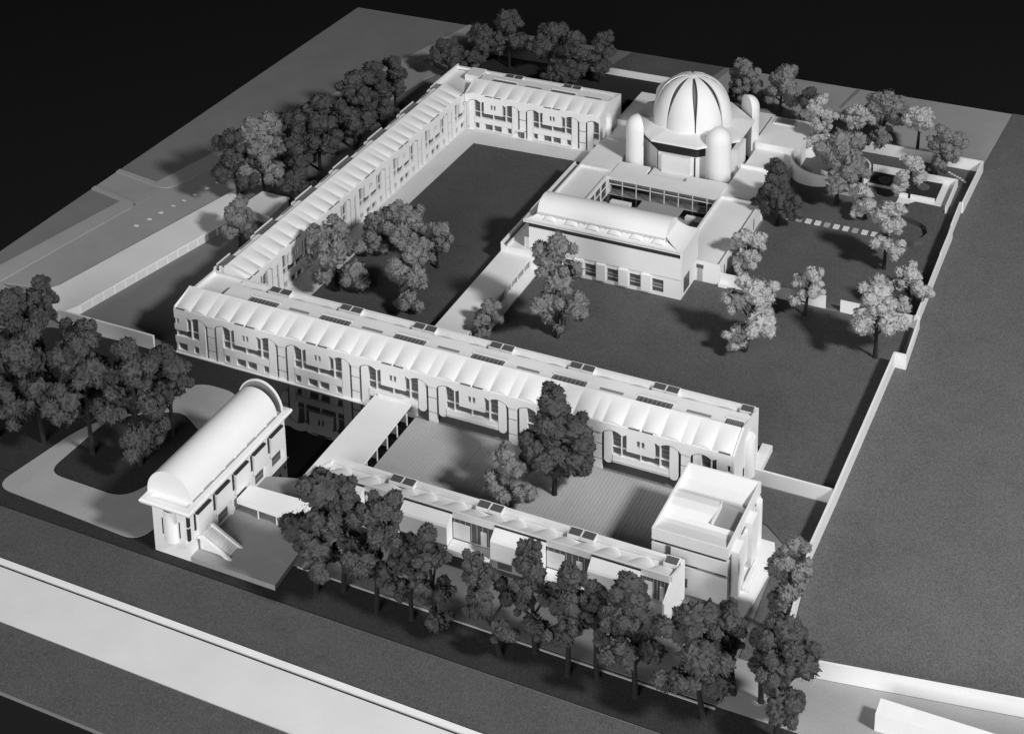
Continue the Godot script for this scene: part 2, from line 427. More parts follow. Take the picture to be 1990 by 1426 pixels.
	for q in [[-0.3382, 0.3351, 0], [-0.3303, 0.3676, 1], [-0.3251, 0.3993, 0], [-0.3191, 0.4332, 2], [-0.3121, 0.4612, 2], [-0.3057, 0.492, 0], [-0.2992, 0.5254, 1], [-0.2937, 0.5545, 2]]:
		var b := MB.new()
		var x: float = q[0]; var d: float = q[1]
		var w := 0.0085 if q[2] < 2 else 0.008
		var l := 0.0066 if q[2] < 2 else 0.0032
		if q[2] == 9:
			for s in [-1, 1]:
				b.box(x + s * w * 0.5 - 0.001, x + s * w * 0.5 + 0.001, 0.0014, 0.0022, -d - l * 0.5, -d + l * 0.5)
				b.box(x - w * 0.5 + 0.0011, x + w * 0.5 - 0.0011, 0.0014, 0.0022, -d + s * l * 0.5 - 0.0008, -d + s * l * 0.5 + 0.0008)
		else:
			b.box(x - w * 0.5, x + w * 0.5, 0.0014, 0.0022, -d - l * 0.5, -d + l * 0.5)
		part("marking", b, mats.white, lane)
	# drive in front of the dark grove
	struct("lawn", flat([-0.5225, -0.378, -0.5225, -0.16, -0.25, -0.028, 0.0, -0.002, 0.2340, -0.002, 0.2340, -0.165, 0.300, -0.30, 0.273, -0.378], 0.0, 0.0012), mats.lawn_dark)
	var dr: Array = [0.0971, -0.066, 0.168, -0.062, 0.23, -0.178, 0.1084, -0.1387, 0.0142, -0.2022]
	dr = [0.090, -0.062, 0.170, -0.062, 0.262, -0.20, 0.215, -0.20, 0.110, -0.139, 0.0142, -0.2022, 0.012, -0.358, 0.160, -0.360, 0.200, -0.25, 0.262, -0.25, 0.240, -0.4300, -0.040, -0.4170, -0.0128, -0.2513]
	struct("path", rounded(dr, 0.0, 0.0024, 0.030), mats.road_grey)
	# plaza of the chapel and forecourt of the low wing
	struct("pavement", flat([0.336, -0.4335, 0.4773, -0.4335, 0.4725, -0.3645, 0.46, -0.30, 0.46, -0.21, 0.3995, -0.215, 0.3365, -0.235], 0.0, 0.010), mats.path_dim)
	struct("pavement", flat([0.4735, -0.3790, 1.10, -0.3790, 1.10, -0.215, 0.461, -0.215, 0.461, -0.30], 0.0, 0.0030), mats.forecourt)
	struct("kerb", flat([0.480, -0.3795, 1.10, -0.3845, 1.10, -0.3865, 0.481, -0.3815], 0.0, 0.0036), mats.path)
	# reflecting pool
	struct("water", flat([0.3362, -0.2345, 0.3362, -0.1700, 0.2350, -0.1640, 0.2350, -0.0012, 0.470, -0.0012, 0.470, -0.2145, 0.3990, -0.2145], 0.0, 0.0012), mats.water)
	# courtyard deck of narrow boards
	var deck := struct("pavement", dbox(0.470, 0.949, -0.2128, -0.0005, 0.0, 0.0018), mats.road_grey)
	var b := MB.new()
	var x := 0.4702
	while x < 0.9475:
		b.box(x, x + 0.0052, 0.0018, 0.0024 + rng.randf() * 0.0003, 0.0006, 0.2127)
		x += 0.0056
	var planks := part("boards", b, mats.deck, deck)
	planks.set_meta("kind", "stuff")
	struct("terrace", flat([1.0577, -0.212, 1.0862, -0.224, 1.0945, -0.093, 1.083, -0.058, 1.0577, -0.058], 0.0, 0.006), mats.white)

func thing_struct(called: String) -> Node3D:
	var o := Node3D.new()
	o.name = numbered(called)
	add_child(o)
	o.set_meta("kind", "structure")
	return o

# ---------------------------------------------------------------- long ranges
# local axes: x along the front, y up, front face at z = 0, body towards -z
func lintel(c: float, s: int, x0: float, x1: float) -> Array:
	var p := PackedVector2Array([Vector2(0, 0.0725), Vector2(0.0225, 0.0725), Vector2(0.0229, 0.0738), Vector2(0.0300, 0.0700)])
	for i in range(1, 12):
		var t := i / 12.0
		p.append(Vector2(lerpf(0.0300, 0.0625, t), lerpf(0.0700, 0.0690, t) + 0.0064 * 4.0 * t * (1.0 - t)))
	p.append_array([Vector2(0.0625, 0.0690), Vector2(0.0625, 0.0672), Vector2(0.0711, 0.0672), Vector2(0.0711, 0.0864), Vector2(0, 0.0864)])
	var q := PackedVector2Array()
	for v in p: q.append(Vector2(c + s * v.x, v.y))
	var clip := PackedVector2Array([Vector2(x0, 0), Vector2(x1, 0), Vector2(x1, 0.2), Vector2(x0, 0.2)])
	return Geometry2D.intersect_polygons(q, clip)

func long_range(root: Node3D, centres: Array, x0: float, x1: float, wp: float, lift0: float, rear: bool, rear0: float) -> void:
	var W = mats.white
	var lifted := lift0 < x1
	var xe := minf(lift0, x1)
	# body behind the openings
	var body := MB.new()
	body.box(x0, xe, 0.0, 0.0850, -wp, -0.0072)
	if lifted:
		body.box(xe, x1, 0.0205, 0.0850, -wp, -0.0072)
		body.box(xe, x1, 0.0, 0.0203, -wp, -0.060)
	part("wall", body, W, root)
	# loft under the roof, from eave to ridge and down to the flat strip
	part("wall", MB.new().prism(PackedVector2Array([Vector2(-0.0005, 0.0850), Vector2(-0.0486, 0.1030), Vector2(-0.0492, 0.0850)]), "x", x0, x1), W, root)
	var flat_end := 0.090 if rear else wp - 0.012
	part("roof", MB.new().box(maxf(x0, rear0), x1, 0.0850, 0.0990, -flat_end, -0.0493), W, root)
	for c in centres:
		for s in [-1, 1]:
			var seg := func(a: float, e: float) -> Array:
				var lo: float = clampf(minf(c + s * a, c + s * e), x0, x1); var hi: float = clampf(maxf(c + s * a, c + s * e), x0, x1)
				return [lo, hi]
			var bar := func(called: String, a: float, e: float, y0: float, y1: float, z0: float, z1: float, m: Material) -> void:
				var r: Array = seg.call(a, e)
				if r[1] - r[0] > 0.0006: part(called, MB.new().box(r[0], r[1], y0, y1, z0, z1), m, root)
			for poly in lintel(c, s, x0, x1):
				part("wall", MB.new().prism(poly, "z", -0.0066, 0.0), W, root)
			var r: Array = seg.call(0.0, 0.0225)
			if r[1] - r[0] > 0.001:
				var h: Array = [minf(c + s * 0.0012, c + s * 0.0062), maxf(c + s * 0.0012, c + s * 0.0062), 0.0572, 0.0684]
				part("wall", holed(r[0], r[1], 0.0458, 0.0725, -0.0066, 0.0, [h]), W, root)
				bar.call("window_pane", 0.0008, 0.0066, 0.0568, 0.0688, -0.0071, -0.0062, mats.glass)
				bar.call("window_pane", 0.0010, 0.0225, 0.0336, 0.0458, -0.0071, -0.0060, mats.glass)
				bar.call("mullion", 0.0, 0.0009, 0.0338, 0.0457, -0.0062, -0.0015, W)
			bar.call("window_pane", 0.0226, 0.0300, 0.0336, 0.0745, -0.0071, -0.0064, mats.glass)
			bar.call("window_pane", 0.0319, 0.0462, 0.0336, 0.0772, -0.0071, -0.0064, mats.glass)
			bar.call("mullion", 0.0301, 0.0318, 0.0336, 0.0703, -0.0063, -0.0012, W)
			bar.call("transom", 0.0319, 0.0455, 0.0462, 0.0471, -0.0063, -0.0028, W)
			bar.call("transom", 0.0228, 0.0300, 0.0462, 0.0471, -0.0063, -0.0028, W)
			for y in [0.0545, 0.0620]:
				bar.call("transom", 0.0319, 0.0455, y, y + 0.0006, -0.0063, -0.0052, mats.glass_grey)
			var mid: float = c + s * 0.05
			var up: bool = lifted and mid > lift0
			# round-footed pier under the arch
			r = seg.call(0.0462, 0.0594)
			if r[1] - r[0] > 0.004:
				var fin := MB.new()
				var head := PackedVector2Array([Vector2(r[0], 0.0225 if up else 0.0), Vector2(r[1], 0.0225 if up else 0.0)])
				for i in 7:
					var x: float = lerpf(r[1], r[0], i / 6.0)
					var q: float = (absf(x - c) - 0.0300) / 0.0325
					head.append(Vector2(x, lerpf(0.0700, 0.0690, q) + 0.0064 * 4.0 * q * (1.0 - q) - 0.0019))
				fin.prism(head, "z", -0.0062, -0.0004)
				if up:
					var foot := PackedVector2Array()
					for i in 9:
						var a := PI + PI * i / 8.0
						foot.append(Vector2((r[0] + r[1]) * 0.5 + (r[1] - r[0]) * 0.5 * cos(a), 0.0224 + 0.0050 * sin(a)))
					fin.prism(foot, "z", -0.0062, -0.0004)
				part("pier", fin, W, root)
			# spandrel and ground floor
			bar.call("spandrel", 0.0, 0.0452, 0.0206 if up else 0.0218, 0.0336, -0.0066, 0.0001, W)
			if up:
				bar.call("ledge", 0.0, 0.0452, 0.0252, 0.0260, 0.0007, 0.0016, mats.offwhite)
			else:
				r = seg.call(0.0, 0.0455)
				if r[1] - r[0] > 0.001:
					var hs: Array = []
					for g in [[0.0016, 0.0205, 0.0068, 0.0206], [0.0342, 0.0448, 0.0075, 0.0205]]:
						hs.append([minf(c + s * g[0], c + s * g[1]), maxf(c + s * g[0], c + s * g[1]), g[2], g[3]])
					part("wall", holed(r[0], r[1], 0.0045, 0.0212, -0.0066, 0.0, hs), W, root)
					bar.call("window_pane", 0.0012, 0.0209, 0.0064, 0.0209, -0.0071, -0.0052, mats.glass)
					bar.call("window_pane", 0.0338, 0.0452, 0.0071, 0.0208, -0.0071, -0.0052, mats.glass)
					bar.call("transom", 0.0024, 0.0197, 0.0138, 0.0144, -0.0051, -0.0046, mats.glass_grey)
					bar.call("mullion", 0.0060, 0.0066, 0.0084, 0.0196, -0.0051, -0.0047, mats.glass_grey)
					bar.call("mullion", 0.0155, 0.0161, 0.0084, 0.0196, -0.0051, -0.0047, mats.glass_grey)
				bar.call("plinth", 0.0, 0.0711, 0.0, 0.0030, -0.0066, 0.0032, W)
			# roof vaults running down the slope
			for g in [[0.0, 0.0310], [0.0310, 0.0625]]:
				vault(root, c, s, g[0], g[1], x0, x1, 0.0046)
			bar.call("skylight", 0.0022, 0.0195, 0.0866, 0.0886, -0.0075, 0.0002, mats.glass)
			if rear and c + s * 0.044 > rear0:
				for g in [[0.0, 0.0235, 0.0016], [0.0235, 0.0625, 0.0062]]:
					rear_vault(root, c, s, g[0], g[1], x0, x1, g[2])
		# flat panels between the arches, in three lengths
	for k in range(-1, centres.size()):
		var pc: float = centres[0] + PP * k + 0.0711
		if pc - 0.008 < x0 - 0.004 or pc + 0.008 > x1 + 0.004: continue
		for y in [[0.0, 0.0178], [0.0202, 0.0446], [0.0470, 0.0668]]:
			part("wall_panel", MB.new().box(maxf(pc - 0.0074, x0), minf(pc + 0.0074, x1), y[0], y[1], -0.0071, -0.0016), W, root)
		part("joint", MB.new().box(maxf(pc - 0.0118, x0), minf(pc + 0.0118, x1), 0.0205 if lifted and pc > lift0 + 0.02 else 0.0, 0.067, -0.0073, -0.0060), mats.slot, root)
		# valley of the roof between bays and the pale slot behind the ridge
		vault(root, pc, 1, -0.0086, 0.0086, x0, x1, 0.0012)
		if rear:
			rear_vault(root, pc, 1, -0.0086, 0.0086, x0, x1, 0.0012)
		if pc - 0.0195 > rear0:
			part("skylight", MB.new().box(pc - 0.0195, minf(pc + 0.0195, x1), 0.0990, 0.0995, -0.0650, -0.0590), mats.glass_grey, root)
	for c in centres:
		var a := maxf(c - 0.0285, maxf(x0 + 0.003, rear0)); var e := minf(c + 0.0285, x1 - 0.003)
		if e - a < 0.012: continue
		var sky := part("skylight", MB.new().box(a, e, 0.0990, 0.0996, -0.0680, -0.0540), mats.glass, root)
		part("curb", MB.new().box(a - 0.0012, e + 0.0012, 0.0990, 0.1020, -0.0696, -0.0681), W, sky)
		for i in 8:
			var x := lerpf(a + 0.003, e - 0.003, i / 7.0)
			part("bar", MB.new().box(x - 0.0005, x + 0.0005, 0.0996, 0.1002, -0.0679, -0.0541), mats.glass_grey, sky)

func vault(root: Node3D, c: float, s: int, a: float, e: float, x0: float, x1: float, amp: float) -> void:
	var lo := clampf(minf(c + s * a, c + s * e), x0, x1); var hi := clampf(maxf(c + s * a, c + s * e), x0, x1)
	if hi - lo < 0.002: return
	var b := MB.new()
	var f := func(u: float, w: float) -> Vector3:
		var hump := amp * (1.0 - w) * (1.0 - pow(absf(2.0 * u - 1.0), 2.0))
		return Vector3(lerpf(lo, hi, u), lerpf(0.0866, 0.1036, w) + hump, lerpf(-0.0008, -0.0489, w))
	b.grid(f, 10, 3)
	for i in 10:
		for w in [0.0, 1.0]:
			var p: Vector3 = f.call(i / 10.0, w); var q: Vector3 = f.call((i + 1) / 10.0, w)
			var y := 0.0848 if w == 0.0 else 0.0985
			if w == 0.0: b.quad(Vector3(p.x, y, p.z), Vector3(q.x, y, q.z), q, p)
			else: b.quad(Vector3(q.x, y, q.z), Vector3(p.x, y, p.z), p, q)
	for u in [0.0, 1.0]:
		var p: Vector3 = f.call(u, 0.0); var q: Vector3 = f.call(u, 1.0)
		b.quad(Vector3(p.x, 0.0848, p.z), p, q, Vector3(q.x, 0.0985, q.z))
	part("roof_vault", b, mats.white, root)

func rear_vault(root: Node3D, c: float, s: int, a: float, e: float, x0: float, x1: float, amp: float) -> void:
	var lo := clampf(minf(c + s * a, c + s * e), x0, x1); var hi := clampf(maxf(c + s * a, c + s * e), x0, x1)
	if hi - lo < 0.002: return
	part("rear_vault", MB.new().grid(func(u: float, w: float) -> Vector3:
		var hump: float = amp * pow(w, 1.3) * (1.0 - pow(absf(2.0 * u - 1.0), 2.2))
		return Vector3(lerpf(lo, hi, u), lerpf(0.0991, 0.0775, w) + hump, lerpf(-0.0885, -0.1180, w)), 10, 5), mats.white, root)

func parapet(root: Node3D, centres: Array, x0: float, x1: float, wp: float, segments: bool) -> void:
	if not segments:
		part("parapet", MB.new().box(x0, x1, 0.0852, 0.0908, -wp, -0.1182), mats.white, root)
	for c in centres:
		if segments:
			var a: float = maxf(c - 0.036, x0); var e: float = minf(c + 0.036, x1)
			part("parapet", MB.new().box(a, e, 0.0852, 0.0945, -wp, -wp + 0.004), mats.white, root)
			part("skylight", MB.new().box(a + 0.004, e - 0.004, 0.0852, 0.0880, -wp + 0.0042, -wp + 0.0085), mats.glass, root)
			continue
		for s in [-1, 1]:
			var a: float = clampf(minf(c + s * 0.0004, c + s * 0.0212), x0, x1); var e: float = clampf(maxf(c + s * 0.0004, c + s * 0.0212), x0, x1)
			if e - a < 0.008: continue
			var f := part("skylight_frame", MB.new().prism(PackedVector2Array([Vector2(-wp + 0.0008, 0.0909), Vector2(-wp + 0.0008, 0.0922), Vector2(-0.1075, 0.0905), Vector2(-0.1075, 0.0860), Vector2(-0.1180, 0.0850), Vector2(-0.1181, 0.0909)]), "x", a, e), mats.white, root)
			part("pane", MB.new().prism(PackedVector2Array([Vector2(-wp + 0.0026, 0.0921), Vector2(-wp + 0.0026, 0.0926), Vector2(-0.1090, 0.0912), Vector2(-0.1090, 0.0906)]), "x", a + 0.0012, e - 0.0008), mats.glass, f)

func gable(root: Node3D, x0: float, x1: float, wp: float, opening: bool) -> void:
	var p := PackedVector2Array([Vector2(0.0002, 0.0), Vector2(0.0002, 0.0868), Vector2(-0.0486, 0.1050), Vector2(-0.068, 0.1010), Vector2(-wp - 0.0002, 0.0910), Vector2(-wp - 0.0002, 0.0)])
	if opening:
		p.append_array([Vector2(-wp + 0.010, 0.0), Vector2(-wp + 0.010, 0.024), Vector2(-wp + 0.031, 0.0)])
	part("gable_wall", MB.new().prism(p, "x", x0, x1), mats.white, root)

func build_slabs() -> void:
	var m := thing("main_building", "longest white building, front range with its arched facade toward the striped courtyard", "building")
	var cs: Array = []
	for i in range(-1, 7): cs.append(0.1457 + PP * i)
	long_range(m, cs, 0.0, 1.0, 0.1245, 0.470, true, 0.066)
	parapet(m, cs, 0.064, 1.0, 0.1245, false)
	gable(m, 1.0002, 1.0032, 0.1245, true)
	var well := MB.new()
	well.box(-0.001, 0.066, 0.0850, 0.0856, -0.1245, -0.0493)
	part("flat_roof", well, mats.white, m)
	part("parapet", MB.new().box(-0.0012, 0.0030, 0.0857, 0.0935, -0.1245, -0.0494), mats.white, m)
	part("parapet", MB.new().box(0.0031, 0.064, 0.0857, 0.0900, -0.1245, -0.1215), mats.white, m)
	part("half_column", MB.new().drum(1.0032, -0.068, 0.0125, 0.012, 0.078, -PI / 2, PI / 2, 12), mats.white, m)
	part("door", MB.new().box(1.0033, 1.0037, 0.020, 0.034, -0.052, -0.046), mats.slot, m)
	part("landing", MB.new().box(1.0035, 1.020, 0.0, 0.012, -0.150, -0.085), mats.white, m)
	# left wing: front turned to the quadrangle on its right
	var l := thing("wing_building", "long white wing on the left side of the quadrangle, seen mostly from its roof", "building", Vector3(0.0691, 0, 0), PI / 2)
	var cl: Array = []
	for i in range(5, -2, -1): cl.append(0.8553 - PP * i)
	long_range(l, cl, 0.1310, 0.9960, 0.0750, 9.0, false, 0.131)
	parapet(l, cl, 0.131, 0.996, 0.0750, true)
	part("gable_wall", MB.new().prism(PackedVector2Array([Vector2(0.0, 0.0), Vector2(0.0, 0.0868), Vector2(-0.0486, 0.1050), Vector2(-0.0495, 0.0900), Vector2(-0.075, 0.0900), Vector2(-0.075, 0.0)]), "x", 0.1270, 0.1309), mats.white, l)
	# rear wing
	var r := thing("wing_building", "short white wing closing the far side of the quadrangle", "building", Vector3(0, 0, -0.9977))
	var cr := [0.1392, 0.2814, 0.4236]
	long_range(r, cr, 0.0695, 0.3910, 0.1245, 9.0, true, 0.0790)
	parapet(r, cr, -0.006, 0.3910, 0.1245, false)
	gable(r, 0.3912, 0.3942, 0.1245, false)
	part("half_column", MB.new().drum(0.3942, -0.045, 0.0085, 0.0, 0.072, -PI / 2, PI / 2, 10), mats.white, r)
	part("wall", MB.new().box(-0.0058, 0.0690, 0.0, 0.0820, -0.1245, -0.0005), mats.white, r)
	part("parapet", MB.new().box(-0.0092, -0.0060, 0.0, 0.0950, -0.1245, 0.0), mats.white, r)
	part("stair_turret", MB.new().box(0.034, 0.0688, 0.0822, 0.0960, -0.1180, -0.075), mats.white, r)
	part("door", MB.new().box(0.2045, 0.2145, 0.0, 0.0185, -0.0011, -0.0006), mats.glass, r)
	part("door_canopy", MB.new().box(0.2000, 0.2150, 0.0205, 0.0225, -0.0010, 0.006), mats.white, r)

# ---------------------------------------------------------------- flat-roofed ring round the court and the dome patio
func roof_box(root: Node3D, x0: float, x1: float, d0: float, d1: float, h: float, rim: float, sides := "nsew") -> void:
	part("wall", dbox(x0, x1, d0, d1, 0.0, h), mats.white, root)
	if rim > 0.0:
		var t := 0.0030
		if "s" in sides: part("parapet", dbox(x0, x1, d0, d0 + t, h, h + rim), mats.white, root)
		if "n" in sides: part("parapet", dbox(x0, x1, d1 - t, d1, h, h + rim), mats.white, root)
		if "w" in sides: part("parapet", dbox(x0, x0 + t, d0 + t, d1 - t, h, h + rim), mats.white, root)
		if "e" in sides: part("parapet", dbox(x1 - t, x1, d0 + t, d1 - t, h, h + rim), mats.white, root)

func build_court_buildings() -> void:
	var a := thing("arcade_wing", "low flat-roofed wing with a sunken roof strip along the quadrangle side of the court", "building")
	part("wall", dbox(0.390, 0.4745, 0.500, 0.8640, 0.0, 0.0385), mats.white, a)
	part("parapet", dbox(0.390, 0.3935, 0.500, 0.8640, 0.0386, 0.0450), mats.white, a)
	part("parapet", dbox(0.4035, 0.4065, 0.500, 0.8640, 0.0386, 0.0440), mats.white, a)
	part("parapet", dbox(0.4700, 0.4745, 0.600, 0.8384, 0.0386, 0.0425), mats.white, a)
	part("parapet", dbox(0.4067, 0.4600, 0.8590, 0.8640, 0.0386, 0.0440), mats.white, a)
	part("roof_slot", dbox(0.3940, 0.4030, 0.505, 0.860, 0.0386, 0.0392), mats.glass, a)
	var b := thing("arcade_wing", "low flat-roofed wing on the garden side of the court, with tree shadows on its roof", "building")
	part("wall", dbox(0.7090, 0.7930, 0.5900, 0.8520, 0.0, 0.0345), mats.white, b)
	part("parapet", dbox(0.7090, 0.7130, 0.6070, 0.8490, 0.0346, 0.0405), mats.white, b)
	part("parapet", dbox(0.7900, 0.7930, 0.5932, 0.8490, 0.0346, 0.0405), mats.white, b)
	part("parapet", dbox(0.7455, 0.7930, 0.5900, 0.5931, 0.0346, 0.0405), mats.white, b)
	part("parapet", dbox(0.7090, 0.7930, 0.8491, 0.8520, 0.0346, 0.0405), mats.white, b)
	part("door", dbox(0.7500, 0.7600, 0.5893, 0.5898, 0.0, 0.0260), mats.path, b)
	part("transom_light", dbox(0.7480, 0.7615, 0.5894, 0.5899, 0.0265, 0.0340), mats.glass, b)
	for i in 5:
		part("window", dbox(0.7931, 0.7936, 0.615 + i * 0.047, 0.619 + i * 0.047, 0.006, 0.028), mats.glass, b)
	# the court with its arcade, pools and benches
	var c := thing("courtyard", "paved inner court with two dark square pools and slender posts in front of the dome", "courtyard")
	part("paving", dbox(0.4746, 0.7089, 0.600, 0.8383, 0.0, 0.0018), mats.path, c)
	for q in [[0.4775, 0.5510, 0.8028, 0.8342, 0.4960, 0.5385, 0.7900, 0.8035], [0.6410, 0.7060, 0.7980, 0.8312, 0.6560, 0.7000, 0.7890, 0.8010]]:
		part("pool", dbox(q[0], q[1], q[2], q[3], 0.0019, 0.0026), mats.water, c)
		part("bench", dbox(q[4], q[5], q[6] + 0.003, q[7] + 0.003, 0.0026, 0.0090), mats.white, c)
	var front := thing("arcade_wing", "flat roof strip with the glazed arcade between the court and the dome", "building")
	part("wall", dbox(0.4746, 0.7089, 0.8640, 0.8700, 0.0, 0.0335), mats.glass_grey, front)
	part("roof", dbox(0.4746, 0.5405, 0.8385, 0.9116, 0.0336, 0.0400), mats.white, front)
	part("roof", dbox(0.6268, 0.7089, 0.8385, 0.9050, 0.0336, 0.0400), mats.white, front)
	part("roof", dbox(0.5406, 0.6267, 0.8385, 0.8790, 0.0336, 0.0400), mats.white, front)
	part("porch_roof", dbox(0.5406, 0.6267, 0.8791, 0.9400, 0.0250, 0.0290), mats.offwhite, front)
	for i in 8:
		var x := 0.4756 + i * 0.0301
		part("post", MB.new().box(x - 0.0008, x + 0.0008, 0.0018, 0.0336, -0.8405, -0.8389), mats.white, front)
	part("rail", dbox(0.4746, 0.7089, 0.8389, 0.8402, 0.0232, 0.0246), mats.white, front)
	part("rail", dbox(0.4746, 0.7089, 0.8628, 0.8638, 0.0150, 0.0205), mats.path, front)
	part("window", dbox(0.4746, 0.5600, 0.8630, 0.8637, 0.0020, 0.0090), mats.slot, front)
	part("window", dbox(0.6600, 0.7080, 0.8630, 0.8637, 0.0020, 0.0090), mats.slot, front)
	for i in 7:
		var dd := 0.640 + i * 0.0315
		part("post", MB.new().box(0.4747, 0.4762, 0.0018, 0.0384, -dd - 0.0008, -dd + 0.0008), mats.white, a)
	part("rail", dbox(0.4747, 0.4760, 0.62, 0.838, 0.0215, 0.0228), mats.white, a)
	for i in 6:
		part("window", dbox(0.4746, 0.4749, 0.645 + i * 0.0315, 0.668 + i * 0.0315, 0.0235, 0.0355), mats.glass, a)
		part("window", dbox(0.4746, 0.4749, 0.645 + i * 0.0315, 0.668 + i * 0.0315, 0.004, 0.0205), mats.glass, a)
	# ring round the dome patio
	var w := thing("flat_roofed_block", "stepped flat-roofed block between the rear wing and the dome", "building")
	roof_box(w, 0.400, 0.4705, 0.8645, 1.0050, 0.0400, 0.0)
	roof_box(w, 0.400, 0.4705, 1.0051, 1.0950, 0.0310, 0.0)
	roof_box(w, 0.395, 0.5600, 1.0951, 1.2520, 0.0420, 0.0)
	var e := thing("flat_roofed_block", "stepped flat-roofed block with a roof skylight on the garden side of the dome", "building")
	roof_box(e, 0.7091, 0.7950, 0.8521, 0.9950, 0.0370, 0.0)
	roof_box(e, 0.7091, 0.8000, 0.9951, 1.1020, 0.0300, 0.0)
	roof_box(e, 0.7060, 0.8040, 1.1021, 1.2420, 0.0440, 0.0)
	roof_box(e, 0.6350, 0.7059, 1.1600, 1.2600, 0.0390, 0.0)
	part("parapet", dbox(0.7091, 0.8000, 0.9900, 0.9949, 0.0371, 0.0440), mats.white, e)
	part("skylight_rim", dbox(0.7150, 0.7640, 1.2040, 1.2360, 0.0441, 0.0462), mats.white, e)
	part("skylight", dbox(0.7185, 0.7605, 1.2070, 1.2330, 0.0463, 0.0467), mats.road_grey, e)
	part("rounded_end", MB.new().drum(0.8040, -1.172, 0.016, 0.0, 0.0440, -PI / 2, PI / 2, 12), mats.white, e)
	part("paving", dbox(0.4706, 0.7090, 0.9051, 1.1599, 0.0, 0.0015), mats.lawn_dark, e)

